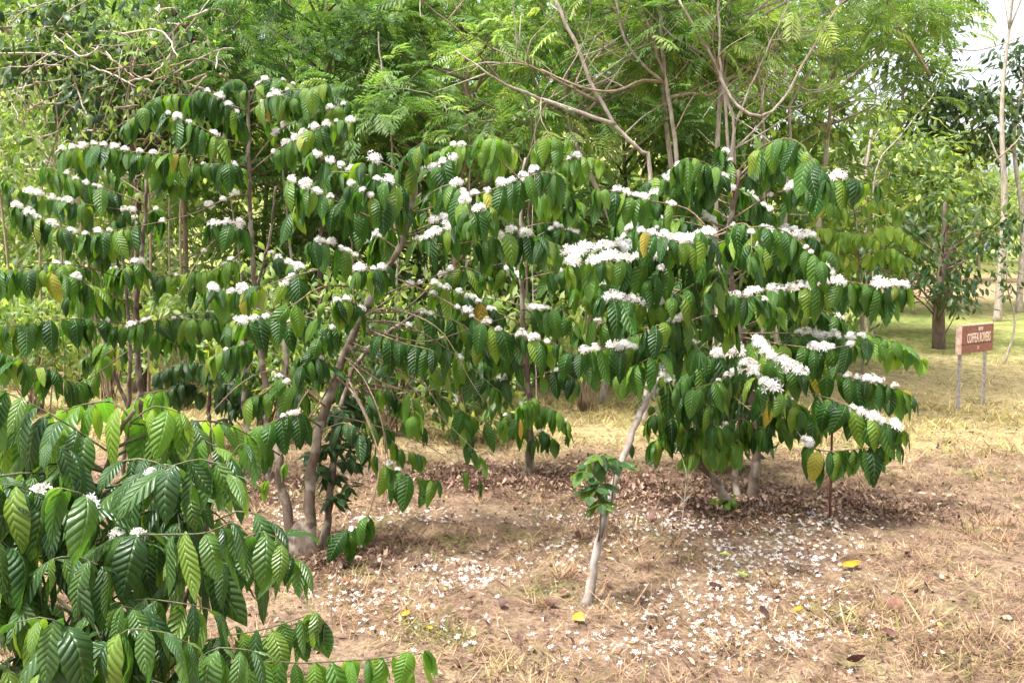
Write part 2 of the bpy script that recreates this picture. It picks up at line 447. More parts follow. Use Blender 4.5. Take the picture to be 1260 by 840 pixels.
M['yellow_leaf'] = simple_ramp_mat('yellow_fallen_leaf', [(0, (0.40, 0.195, 0.008)), (1, (0.43, 0.22, 0.012))], 0.5, 0.15, 30)
M['red_leaf'] = simple_ramp_mat('red_fallen_leaf', [(0, (0.42, 0.07, 0.05)), (1, (0.5, 0.12, 0.07))], 0.5, 0.1, 30)
M['orange_leaf'] = simple_ramp_mat('orange_fallen_leaf', [(0, (0.6, 0.27, 0.08)), (1, (0.66, 0.38, 0.14))], 0.5, 0.1, 30)
M['green_leaf'] = simple_ramp_mat('green_fallen_leaf', [(0, (0.2, 0.36, 0.03)), (1, (0.3, 0.4, 0.04))], 0.5, 0.2, 30)
M['grass'] = grass_mat()
M['ground'] = ground_mat()
M['board'] = simple_ramp_mat('sign_board_paint', [(0, (0.23, 0.085, 0.058)), (1, (0.26, 0.10, 0.07))], 0.7, 0, 30)
M['board_edge'] = simple_ramp_mat('sign_board_side', [(0, (0.62, 0.42, 0.33)), (1, (0.66, 0.46, 0.36))], 0.7, 0, 18)
M['groove'] = simple_ramp_mat('sign_groove', [(0, (0.12, 0.03, 0.025)), (1, (0.12, 0.03, 0.025))], 0.8)
M['letter'] = simple_ramp_mat('sign_letter_paint', [(0, (0.80, 0.66, 0.52)), (1, (0.80, 0.66, 0.52))], 0.6)
M['letter_small'] = simple_ramp_mat('sign_small_letter_paint', [(0, (0.68, 0.40, 0.33)), (1, (0.70, 0.42, 0.35))], 0.6)
M['post'] = simple_ramp_mat('galvanised_post', [(0, (0.30, 0.26, 0.25)), (1, (0.34, 0.30, 0.29))], 0.55, 0, 26)
M['rust'] = simple_ramp_mat('rusty_stake', [(0, (0.11, 0.045, 0.03)), (1, (0.16, 0.07, 0.05))], 0.8, 0, 40)

# ------------------------------------------------------------------ templates
def leaf_tmpl(stations, across, a0, a1, width, wave=0.02, fold=0.12, twist=0.0, seed=0, tip=1.0, bend=0.45):
    """a leaf of length 1 whose axis starts along +X at angle a0 (degrees, up positive) and bends to a1"""
    r = np.random.default_rng(seed)
    t = np.linspace(0, 1, stations)
    ang = np.radians(a0 + (a1 - a0) * np.clip(t / bend, 0, 1) ** 0.8 + 8 * np.sin(t * 4 + seed))
    dx = np.concatenate([[0], np.cumsum(np.cos(ang[:-1]) * np.diff(t))]); dz = np.concatenate([[0], np.cumsum(np.sin(ang[:-1]) * np.diff(t))])
    w = width * 0.5 * (np.sin(math.pi * np.clip(t * 0.97 + 0.015, 0, 1) ** (0.86)) ** 0.82)
    w = w * np.where(t > 0.86, 1 - (t - 0.86) / 0.14 * 0.55 * tip, 1)
    w[0] = width * 0.035; w[-1] = width * 0.012
    if across == 5: us = np.array([-1, -0.5, 0, 0.5, 1])
    else: us = np.array([-1, 0, 1.0])
    V, U = [], []
    ph = r.random() * 6
    for i in range(stations):
        nx, nz = -math.sin(ang[i]), math.cos(ang[i])
        tw = twist * t[i]
        for u in us:
            lift = fold * w[i] * 2 * (abs(u) ** 1.3) * -1.0 + wave * math.sin(t[i] * 17 + ph + (1.3 if u > 0 else 0)) * abs(u) * (w[i] / (width * 0.5))
            side = u * w[i]
            yy = side * math.cos(tw) - lift * math.sin(tw); ll = side * math.sin(tw) + lift * math.cos(tw)
            V.append((dx[i] + nx * ll, yy, dz[i] + nz * ll)); U.append((u * 0.5 + 0.5, t[i]))
    k = len(us)
    Q = [(i * k + j, (i + 1) * k + j, (i + 1) * k + j + 1, i * k + j + 1) for i in range(stations - 1) for j in range(k - 1)]
    return np.array(V), np.array(Q), np.array(U)

# hanging leaves (steep) and arching leaves, with wavy edges
HANG = [leaf_tmpl(8, 5, a0, a1, w, 0.020, fo, tw, s) for s, (a0, a1, w, fo, tw) in enumerate([
    (-30, -96, 0.40, 0.16, 0.15), (-55, -92, 0.42, 0.12, -0.2), (-62, -99, 0.38, 0.20, 0.3), (-20, -92, 0.41, 0.14, -0.1),
    (-45, -102, 0.36, 0.24, 0.25), (-40, -86, 0.43, 0.10, -0.3), (-68, -94, 0.40, 0.14, 0.1), (-25, -100, 0.38, 0.22, -0.35)])]
ARCH = [leaf_tmpl(9, 5, a0, a1, w, 0.016, fo, tw, s + 20, bend=bd) for s, (a0, a1, w, fo, tw, bd) in enumerate([
    (-20, -86, 0.275, 0.14, 0.15, 0.55), (-38, -88, 0.29, 0.14, -0.2, 0.45), (0, -76, 0.265, 0.12, 0.2, 0.7), (-50, -92, 0.28, 0.16, -0.1, 0.4),
    (-25, -95, 0.255, 0.18, 0.3, 0.5), (-8, -66, 0.28, 0.12, -0.15, 0.8), (-60, -92, 0.27, 0.12, 0.1, 0.4)])]
OVATE = [leaf_tmpl(6, 3, a0, a1, w, 0.01, 0.14, tw, s + 40, bend=0.8) for s, (a0, a1, w, tw) in enumerate([(5, -40, 0.56, 0.1), (-20, -65, 0.5, -0.2), (15, -25, 0.58, 0.2), (-35, -80, 0.52, 0.0)])]
SMALL = [leaf_tmpl(4, 3, a0, a1, w, 0.0, 0.2, tw, s + 60, bend=0.9) for s, (a0, a1, w, tw) in enumerate([(10, -30, 0.42, 0.2), (-15, -60, 0.46, -0.3), (-40, -75, 0.4, 0.1)])]

def frond_tmpl(seed, pairs=9, droop=0.5):
    """a bipinnate leaf of length 1: a curved rachis with pairs of narrow pinnae"""
    r = np.random.default_rng(seed)
    V, Q, U = [], [], []
    def quad(a, b, c, d):
        n = len(V); V.extend([a, b, c, d]); Q.append((n, n + 1, n + 2, n + 3)); U.extend([(0.5, 0), (1, 0.5), (0.5, 1), (0, 0.5)])
    x = z = 0.0
    ang = 0.25
    pts = []
    for i in range(pairs + 1):
        pts.append((x, z, ang)); x += math.cos(ang) / (pairs + 1) ; z += math.sin(ang) / (pairs + 1); ang -= droop * 1.6 / pairs
    for i in range(pairs):
        x, z, a = pts[i + 1]
        ln = 0.36 * math.sin(math.pi * (0.18 + 0.7 * i / pairs)) * (0.9 + 0.2 * r.random())
        for s in (-1, 1):
            yaw = 1.0 - 0.35 * i / pairs + 0.15 * (r.random() - 0.5)
            dx, dy = math.cos(yaw) * ln, s * math.sin(yaw) * ln
            dz = -ln * (0.15 + 0.35 * r.random())
            px_, py_ = -math.sin(yaw) * 0.032, s * math.cos(yaw) * 0.032
            base = np.array([x, 0, z]); tipv = base + np.array([dx, dy, dz]); mid = base + np.array([dx, dy, dz * 0.35]) * 0.5
            quad(base, mid + np.array([px_, py_, 0]), tipv, mid - np.array([px_, py_, 0]))
    quad(np.array([0, 0, 0.0]), np.array([0.5, 0.008, pts[pairs // 2][1]]), np.array([pts[-1][0], 0, pts[-1][1]]), np.array([0.5, -0.008, pts[pairs // 2][1]]))
    return np.array(V), np.array(Q), np.array(U)
FROND = [frond_tmpl(s, 8 + s % 3, 0.35 + 0.2 * (s % 3)) for s in range(5)]

def star(r, size, petals=6, cup=0.35):
    """one coffee flower: narrow petals round a centre, axis +Z"""
    V, Q = [], []
    a0 = r.random() * 6
    for k in range(petals):
        a = a0 + 2 * math.pi * k / petals + (r.random() - 0.5) * 0.25
        c, s = math.cos(a), math.sin(a)
        ln = size * (0.85 + 0.3 * r.random()); w = size * 0.16
        n = len(V)
        V += [(0, 0, 0), (c * ln * 0.55 - s * w, s * ln * 0.55 + c * w, ln * cup * 0.5), (c * ln, s * ln, ln * cup * (0.6 + 0.8 * (r.random() - 0.4))), (c * ln * 0.55 + s * w, s * ln * 0.55 - c * w, ln * cup * 0.5)]
        Q.append((n, n + 1, n + 2, n + 3))
    return np.array(V), np.array(Q)

def basis_to(v, r):
    v = v / np.linalg.norm(v)
    a = np.cross(v, r.normal(size=3)); a /= np.linalg.norm(a); b = np.cross(v, a)
    return np.stack([a, b, v], 1)

def cluster_mesh(seed, n=22):
    """a dense head of coffee flowers round a twig node, open side below where the leaves hang"""
    r = np.random.default_rng(seed)
    V, Q, L, off = [], [], [], 0
    for k in range(n):
        while True:
            d = r.normal(size=3); d /= np.linalg.norm(d)
            if d[2] > -0.35: break
        d = d * np.array([1.0, 1.0, 1.0])
        rad = 0.016 + 0.020 * r.random()
        sv, sq = star(r, 0.018, 5 + int(r.random() * 2), 0.15 + 0.4 * r.random())
        v = sv @ basis_to(d, r).T + d * rad * np.array([1.05, 1.05, 0.95])
        V.append(v); Q.append(sq + off); L.append(np.full(len(v), r.random() * 0.4)); off += len(v)
        # the narrow tube of the flower
        b = basis_to(d, r); w = 0.0022
        p0, p1 = d * 0.004, d * rad
        tv = np.array([p0 - b[:, 0] * w, p0 + b[:, 0] * w, p1 + b[:, 0] * w, p1 - b[:, 0] * w])
        V.append(tv); Q.append(np.array([[0, 1, 2, 3]]) + off); L.append(np.full(4, 0.3)); off += 4
    V = np.concatenate(V)
    return mesh_np('flower_cluster', V, np.concatenate(Q), uv=np.zeros((len(V), 2)), lr=np.concatenate(L), mat=M['petal'], smooth=False)
CLUSTERS = [cluster_mesh(100 + s, 20 + 3 * (s % 3)) for s in range(7)]

_leaf_meshes = {}
def leaf_mesh(tm_key, k, matkey):
    key = (tm_key, k, matkey)
    if key not in _leaf_meshes:
        v, q, u = TM[tm_key][k]
        _leaf_meshes[key] = mesh_np('leaf', v, q, uv=u, lr=np.zeros(len(v)), mat=M[matkey])
    return _leaf_meshes[key]
TM = {'hang': HANG, 'arch': ARCH, 'ovate': OVATE, 'small': SMALL}

# ------------------------------------------------------------------ ground
def build_ground():
    ys = np.concatenate([np.arange(-6, 16, 0.16), np.arange(16, 50, 0.8), np.arange(50, 400, 10), [400, 900]])
    xs = np.concatenate([[-700, -300], np.arange(-120, -30, 8), np.arange(-30, -8, 0.9), np.arange(-8, 8, 0.16), np.arange(8, 30, 0.9), np.arange(30, 120, 8), [300, 700]])
    X, Y = np.meshgrid(xs, ys)
    Z = gz(X, Y)
    Z = np.minimum(Z, 30)
    v = np.stack([X, Y, Z], -1).reshape(-1, 3)
    nx = len(xs)
    i = np.arange(len(ys) - 1)[:, None] * nx; j = np.arange(nx - 1)[None]
    q = np.stack([i + j, i + j + 1, i + nx + j + 1, i + nx + j], -1).reshape(-1, 4)
    tag(link('ground', mesh_np('ground', v, q, mat=M['ground'])), 'dry grassy ground strewn with leaf litter and petals', 'ground', kind='structure')
build_ground()

def ground_spots(n, y0, y1, bias=1.0):
    """random spots inside the camera's view wedge (a little beyond it)"""
    y = y0 + (y1 - y0) * RNG.random(n) ** bias
    x = (RNG.random(n) * 2 - 1) * (0.68 * y + 0.7)
    return x, y

def blade_tmpls():
    out = []
    for q in range(6):
        w = 0.022 + 0.006 * q; c = (q - 2.5) * 0.09
        out.append((np.array([(0, -w, 0), (0, w, 0), (1.0, c + 0.012, 0.55 + 0.1 * q), (1.0, c - 0.012, 0.55 + 0.1 * q)]), np.array([(0, 3, 2, 1)]), np.array([(0, 0), (1, 0), (1, 1), (0, 1)])))
    return out
BLADES = blade_tmpls()

def build_grass():
    xs, ys, sc = [], [], []
    for n, y0, y1, s in ((230000, 3.2, 7.2, 1.0), (90000, 7.2, 11.0, 1.25), (40000, 11.0, 18.0, 1.2)):
        x, y = ground_spots(n, y0, y1); xs.append(x); ys.append(y); sc.append(np.full(n, s))
    x = np.concatenate(xs); y = np.concatenate(ys); s = np.concatenate(sc)
    patch = np.sin(x * 2.1 + np.sin(y * 1.7) * 2) * np.sin(y * 2.4 + np.sin(x * 1.1) * 2) + 0.5 * np.sin(x * 5.3 + y * 4.1)
    keep = RNG.random(len(x)) < 0.8 + 0.25 * patch
    x, y, s, patch = x[keep], y[keep], s[keep], patch[keep]
    n = len(x)
    size = s * (0.022 + 0.05 * RNG.random(n) ** 2) * (1 + 0.25 * patch)
    size = np.where(RNG.random(n) < 0.03, size * 1.6, size)
    far = np.clip((y - 7.5) / 2.5, 0, 1)
    size *= 1 + 0.35 * far
    m = xf(np.stack([x, y, gz(x, y) - 0.004], -1), RNG.random(n) * 6.28, RNG.random(n) * 0.75 * (1 - 0.5 * far), (RNG.random(n) - 0.5) * 0.8, size)
    green = np.clip(RNG.random(n) * 0.9 + 0.12 * np.clip(patch, 0, 1), 0, 0.999)
    tx, ty = ground_spots(520, 3.4, 12.5)
    sx, sy = P(1182, 506, 10.45)[:2], P(1213, 497, 10.9)[:2]
    tx = np.concatenate([tx, [sx[0], sx[0] + .05, sy[0], sy[0] - .06]]); ty = np.concatenate([ty, [sx[1], sx[1] - .05, sy[1], sy[1] - .06]])
    tc = RNG.random(len(tx)); k = 34
    bx = np.repeat(tx, k) + RNG.normal(size=len(tx) * k) * 0.035; by = np.repeat(ty, k) + RNG.normal(size=len(tx) * k) * 0.03
    n2 = len(bx)
    m2 = xf(np.stack([bx, by, gz(bx, by) - 0.003], -1), RNG.random(n2) * 6.28, -0.25 + RNG.random(n2) * 0.6, (RNG.random(n2) - 0.5) * 0.6, np.repeat(0.7 + 0.7 * RNG.random(len(tx)), k) * (0.035 + 0.045 * RNG.random(n2)))
    m = np.concatenate([m, m2]); green = np.concatenate([green, np.where(np.repeat(tc, k) < 0.45, 0.86 + 0.13 * RNG.random(n2), 0.3 + 0.5 * RNG.random(n2))]); n = n + n2
    me = scatter('grass', BLADES, RNG.integers(0, 6, n), m, green, M['grass'], smooth=False)
    tag(link('grass', me), 'short dry brown and straw coloured grass covering the ground', 'grass', kind='stuff')
build_grass()

def build_litter():
    n0 = 9000
    x, y = ground_spots(n0, 3.3, 9.5)
    X, Y, S = [x], [y], [np.full(n0, 1.0)]
    for bx, by, r in TREE_BASES:
        k = int(3000 * r)
        a = RNG.random(k) * 6.28; q = r * np.abs(RNG.normal(size=k)) * 0.55
        X.append(bx + np.cos(a) * q * 1.35); Y.append(by + np.sin(a) * q * 0.8); S.append(np.full(k, 1.15))
    x = np.concatenate(X); y = np.concatenate(Y); s = np.concatenate(S); n = len(x)
    size = s * (0.012 + 0.04 * RNG.random(n) ** 2.2)
    m = xf(np.stack([x, y, gz(x, y) + 0.008 + 0.014 * RNG.random(n)], -1), RNG.random(n) * 6.28, (RNG.random(n) - 0.6) * 0.5, RNG.random(n) * 6.28 * 0.12 + (RNG.random(n) < 0.4) * 2.8, size)
    lr = np.where(s > 1.1, RNG.random(n) * 0.55, RNG.random(n) ** 1.3 * 0.999)
    w_ = RNG.integers(0, 7, n)
    stick = (np.array([(0, -.02, 0), (0, .02, 0), (1, .014, .02), (1, -.014, .02), (0, 0, .035), (1, 0, .045)]), np.array([(0, 3, 5, 4), (4, 5, 2, 1), (0, 1, 2, 3)]), np.zeros((6, 2)))
    ns = 420; qx, qy = ground_spots(ns, 3.4, 9.0)
    m = np.concatenate([m, xf(np.stack([qx, qy, gz(qx, qy) + 0.012], -1), RNG.random(ns) * 6.28, (RNG.random(ns) - 0.5) * 0.25, RNG.random(ns) * 6.28, 0.05 + 0.16 * RNG.random(ns) ** 2)])
    lr = np.concatenate([lr, 0.2 + 0.65 * RNG.random(ns)]); w_ = np.concatenate([w_, np.full(ns, 7)])
    me = scatter('leaf_litter', OVATE + SMALL + [stick], w_, m, lr, M['litter'], smooth=False)
    tag(link('leaf_litter', me), 'brown dead leaf fragments scattered over the dry grass', 'leaf litter', kind='stuff')
build_litter()

def build_petals():
    spots = [(960, 690, 95, 26, 420), (900, 745, 130, 34, 330), (1010, 655, 55, 16, 160), (840, 800, 150, 30, 190), (700, 690, 60, 22, 110), (560, 712, 60, 18, 150), (600, 720, 90, 30, 80),
             (440, 752, 60, 22, 130), (500, 640, 70, 12, 130), (800, 660, 60, 14, 110), (960, 800, 140, 30, 130), (345, 640, 60, 24, 130), (540, 790, 100, 30, 60), (770, 640, 80, 10, 70), (680, 650, 60, 10, 60), (860, 655, 70, 10, 120)]
    X, Y = [], []
    for px, py, sx, sy, k in spots:
        k = int(k * 1.0)
        gx = px + RNG.normal(size=k) * sx * 0.6; gy = np.clip(py + RNG.normal(size=k) * sy * 0.6, 600, 900)
        d = EYE * F_PX / (gy - HOR)
        X.append((gx - CX) / F_PX * d); Y.append(d)
    x = np.concatenate(X); y = np.concatenate(Y); n = len(x)
    r = np.random.default_rng(5)
    tm = []
    for s in range(5):
        v, q = star(r, 1.0, 5 + s % 2, 0.12 + 0.12 * s); tm.append((v, q, np.zeros((len(v), 2))))
    m = xf(np.stack([x, y, gz(x, y) + 0.007 + 0.018 * RNG.random(n)], -1), RNG.random(n) * 6.28, (RNG.random(n) - 0.5) * 1.3, (RNG.random(n) - 0.5) * 1.3, 0.0085 + 0.0095 * RNG.random(n))
    me = scatter('fallen_blossom', tm, RNG.integers(0, 5, n), m, RNG.random(n) * 0.8, M['petal_fallen'], smooth=False)
    tag(link('fallen_blossom', me), 'white star shaped coffee blossoms fallen in drifts on the dry grass', 'fallen blossoms', kind='stuff')
build_petals()

# ------------------------------------------------------------------ coffee trees
def to3(pts, depth):
    out = []
    for p in pts:
        out.append(P(p[0], p[1], depth + (p[2] if len(p) > 2 else 0.0)))
    return out

def coffee_tree(label, depth, stems, branches, fill=None, leaf_len=0.25, matkey='leaf', tm='hang', stem_mat='stem', ind_max=285,
                spacing=0.05, name='coffee_tree', cat='coffee tree', cluster_scale=1.0, cgap=(0.05, 0.03), drop=0.1, group='coffee trees in blossom'):
    base = to3([stems[0][0][0]], depth)[0]
    root = empty(name, (base[0], base[1], float(gz(base[0], base[1]))))
    tag(root, label, cat, group)
    paths = []
    for pts, r0, r1 in stems:
        p3 = to3(pts, depth)
        g = float(gz(p3[0][0], p3[0][1]))
        if len(pts) and abs(p3[0][2] - g) < 0.25:
            p3[0][2] = g - 0.05
        path = smooth_path(p3, 0.05)
        path = path + 0.004 * RNG.normal(size=path.shape)
        paths.append((path, r0, r1))
        v, q, t, uv = tube_arrays(path, r0, r1, 9, knob=0.14, lump=0.16, power=0.8)
        if abs(path[0][2] - g) < 0.2:                       # flare at the foot
            fl = 1 + 0.45 * np.exp(-np.maximum(0, v[:, 2] - g) / 0.08)
            c = path[0]; v[:, 0] = c[0] + (v[:, 0] - c[0]) * np.where(v[:, 2] < g + 0.2, fl, 1); v[:, 1] = c[1] + (v[:, 1] - c[1]) * np.where(v[:, 2] < g + 0.2, fl, 1)
        link('trunk' if r0 > 0.02 else 'stem', mesh_np('trunk', v, q, t, mat=M[stem_mat]), root)
    br = []
    for b in branches:
        br.append(dict(path=smooth_path(to3(b['p'], depth), 0.025), fl=b.get('f', []), lv=b.get('l', (0.4, 1.0)), ll=b.get('ll', leaf_len), m=b.get('m', matkey), tm=b.get('tm', tm), hero=True, r=b.get('r', 0.0036 if name == 'coffee_bush' else 0.006), sp=b.get('sp', spacing), fs=b.get('fs', 1.0)))
    if fill:
        main = paths[0][0]
        for k in range(fill['n']):
            zt = fill['z'][0] + (fill['z'][1] - fill['z'][0]) * RNG.random()
            i = int(np.argmin(np.abs(main[:, 2] - zt)))
            st = main[i]
            az = k * 2.39996 + RNG.normal() * 0.3
            if fill.get('back') and math.sin(az) < -0.25 and RNG.random() < fill['back']: az = -az
            ln = fill['len'][0] + (fill['len'][1] - fill['len'][0]) * RNG.random()
            rise = fill.get('rise', 0.25)
            d = np.array([math.cos(az), math.sin(az), 0])
            side = np.array([-d[1], d[0], 0]) * RNG.normal() * 0.12
            p = [st, st + d * ln * 0.4 + np.array([0, 0, rise * ln * 0.4]), st + (d + side) * ln * 0.75 + np.array([0, 0, rise * ln * 0.35]), st + (d + side * 2) * ln + np.array([0, 0, -0.12 * ln + 0.1 * ln * RNG.normal()])]
            fl = []
            if RNG.random() < fill.get('fp', 0.4):
                a = 0.4 + 0.3 * RNG.random(); fl = [(a, min(1, a + 0.2 + 0.25 * RNG.random()))]
            br.append(dict(path=smooth_path(p, 0.03), fl=fl, lv=(0.3, 1.0), ll=leaf_len, m=fill.get('m', matkey), tm=tm, hero=False, r=0.006, sp=spacing, fs=1.0))
    leaves = []
    for bi, b in enumerate(br):
        path = b['path']
        seg = np.linalg.norm(np.diff(path, axis=0), axis=1); s = np.concatenate([[0], np.cumsum(seg)]); Ltot = s[-1]
        bo = link('branch', tubes_mesh('branch', [(path[::2] if len(path) > 12 else path, b['r'], 0.0018, 5, dict(knob=0.25))], M['twig_green' if name == 'coffee_bush' else 'twig']), root)
        b['o'] = bo
        def at(u):
            return np.array([np.interp(u * Ltot, s, path[:, c]) for c in range(3)])
        def head(u):
            a, c = at(max(0, u - 0.04)), at(min(1, u + 0.04)); d = c - a
            return math.atan2(d[1], d[0]), d
        u = b['lv'][0]
        du = b['sp'] / max(Ltot, 0.05)
        while u < b['lv'][1]:
            pos = at(u); hd, dv = head(u)
            grow = 0.72 + 0.28 * min(1, (1 - u) / 0.12 + 0.25) if b['lv'][1] > 0.97 else 1.0
            for sd in (-1, 1):
                if RNG.random() < drop: continue
                yaw = hd + sd * (1.2 + 0.5 * (RNG.random() - 0.5)) 
                leaves.append((bi, pos + RNG.normal(size=3) * 0.004, yaw + RNG.normal() * 0.25, RNG.normal() * 0.10, RNG.normal() * 0.22, b['ll'] * grow * (0.5 + 0.68 * RNG.random() ** 0.75), ('arch' if b['tm'] == 'hang' and RNG.random() < 0.18 else 'hang' if b['tm'] == 'arch' and RNG.random() < 0.3 else b['tm']), b['m'], b['hero']))
            u += du * (0.75 + 0.5 * RNG.random())
        if b['lv'][1] > 0.97:                               # the shoot tip: a small pair facing forward
            hd, dv = head(1.0)
            for sd in (-0.5, 0.5):
                leaves.append((bi, at(1.0), hd + sd, RNG.normal() * 0.1, RNG.normal() * 0.2, b['ll'] * (0.5 + 0.3 * RNG.random()), b['tm'], b['m'], b['hero']))
        if b['lv'][0] < 1 and b['m'] in ('leaf',):
            for _ in range(int(RNG.integers(0, 3))):
                mt = xf(at(0.3 + 0.6 * RNG.random()) + np.array([0, 0, 0.004]), RNG.random() * 6.28, 0, 0, cluster_scale * (0.45 + 0.35 * RNG.random()))[0]
                link('flower_cluster', CLUSTERS[int(RNG.integers(0, 7))], bo, to_matrix(mt))
        for f0, f1 in b['fl']:
            u = f0
            while u <= f1:
                pos = at(u)
                if RNG.random() > 0.17:
                    sc = cluster_scale * b['fs'] * (0.65 + 0.65 * RNG.random())
                    mt = xf(pos + np.array([0, 0, 0.006]) + RNG.normal(size=3) * 0.005, RNG.random() * 6.28, RNG.normal() * 0.25, RNG.normal() * 0.25, sc)[0]
                    link('flower_cluster', CLUSTERS[int(RNG.integers(0, 7))], bo, to_matrix(mt))
                u += (cgap[0] + cgap[1] * RNG.random()) / max(Ltot, 0.05)
    # the leaves that show largest are objects of their own, the rest one mass
    score = []
    for lf in leaves:
        X, Y = PXY(lf[1] - np.array([0, 0, 0.1]))
        inside = -20 < X < 1280 and -20 < Y < 870
        score.append((0 if inside else 50) + lf[1][1] - (0.25 if lf[8] else 0) - lf[5])
    order = np.argsort(score)
    rest = {}
    for rank, i in enumerate(order):
        bi, pos, yaw, pit, rol, ln, tmk, mk, hero = leaves[i]
        k = int(RNG.integers(0, len(TM[tmk])))
        mt = xf(pos, yaw, pit, rol, ln)[0]
        if rank < ind_max:
            o = link('leaf', leaf_mesh(tmk, k, mk), br[bi]['o'], to_matrix(mt))
        else:
            rest.setdefault((tmk, mk), []).append((k, mt))
    for (tmk, mk), lst in rest.items():
        me = scatter('foliage', TM[tmk], [a for a, _ in lst], np.array([b for _, b in lst]), RNG.random(len(lst)), M[mk])
        tag(link('foliage', me, root), kind='stuff')
    return root

def B(p, f=None, **kw):
    d = dict(p=p, f=[f] if isinstance(f, tuple) else (f or [])); d.update(kw); return d

# slender tree whose stem leans over the bare ground: pale trunk in front
coffee_tree('leaning coffee tree with a bare pale trunk rising from the petal strewn ground', 4.7,
    [([(718, 748, -0.27), (740, 655, -0.2), (767, 562, -0.08), (797, 490, 0.1), (833, 425, 0.45), (852, 350, 0.65), (866, 285, 0.7)], 0.0225, 0.011)],
    [B([(862, 300, .35), (825, 312, .15), (778, 318, 0), (700, 324, -.1)], (.35, 1.0), fs=1.25),
     B([(864, 290, .35), (800, 303, .4), (745, 304, .3), (702, 312, .2)], (.45, 1.0), fs=1.2),
     B([(853, 350, .3), (815, 374, .1), (780, 372, 0), (742, 366, -.1)], (.3, 1.0), fs=1.25),
     B([(845, 390, .25), (800, 424, .15), (745, 429, .05), (700, 433, 0)], (.52, 1.0), fs=1.1),
     B([(866, 285, .35), (845, 297, .1), (815, 292, -.05), (783, 282, -.1)], (.25, 1.0), fs=1.2, l=(.2, 1)),
     B([(870, 280, .35), (845, 257, .4), (800, 247, .35), (765, 238, .35), (735, 232, .3)], (.6, .95), fs=.9),
     B([(833, 425, .2), (815, 450, 0), (822, 468, -.1), (832, 476, -.15)], (.6, 1.0), l=(.5, 1), fs=.9),
     B([(855, 340, .3), (880, 300, .0), (862, 285, -.2)], (.8, 1.0), l=(.3, 1)),
     B([(840, 400, .25), (770, 400, .5), (720, 392, .6)], (.5, .9)),
     B([(850, 360, .3), (760, 345, .6), (700, 355, .7)], (.5, .8)),
     B([(856, 330, .6), (840, 318, .2), (815, 330, .05), (800, 345, 0)], (.5, .7), l=(.2, 1)),
     B([(850, 360, .6), (850, 352, .1), (828, 366, -.1)], l=(.2, 1)),
     B([(840, 400, .5), (842, 392, .1), (815, 398, -.1), (795, 405, -.1)], (.6, .8), l=(.2, 1)),
     B([(833, 425, .45), (830, 420, .1), (800, 440, -.1), (780, 450, -.1)], l=(.2, 1)),
     B([(833, 425, .45), (850, 420, .1), (862, 432, -.05)], l=(.2, 1)),
     B([(836, 420, .45), (800, 410, .3), (765, 420, .3), (735, 440, .3)], l=(.2, 1)),
     B([(815, 455, .25), (790, 448, .2), (760, 460, .2)], l=(.2, 1), m='leaf_young'),
     B([(862, 300, .7), (885, 330, .1), (870, 360, -.1)], l=(.2, 1))],
    dict(n=9, z=(1.3, 1.85), len=(0.35, 0.7), back=0.5, rise=0.3), leaf_len=0.205, stem_mat='stem_pale', spacing=0.055, cluster_scale=0.9, cgap=(0.048, 0.026))

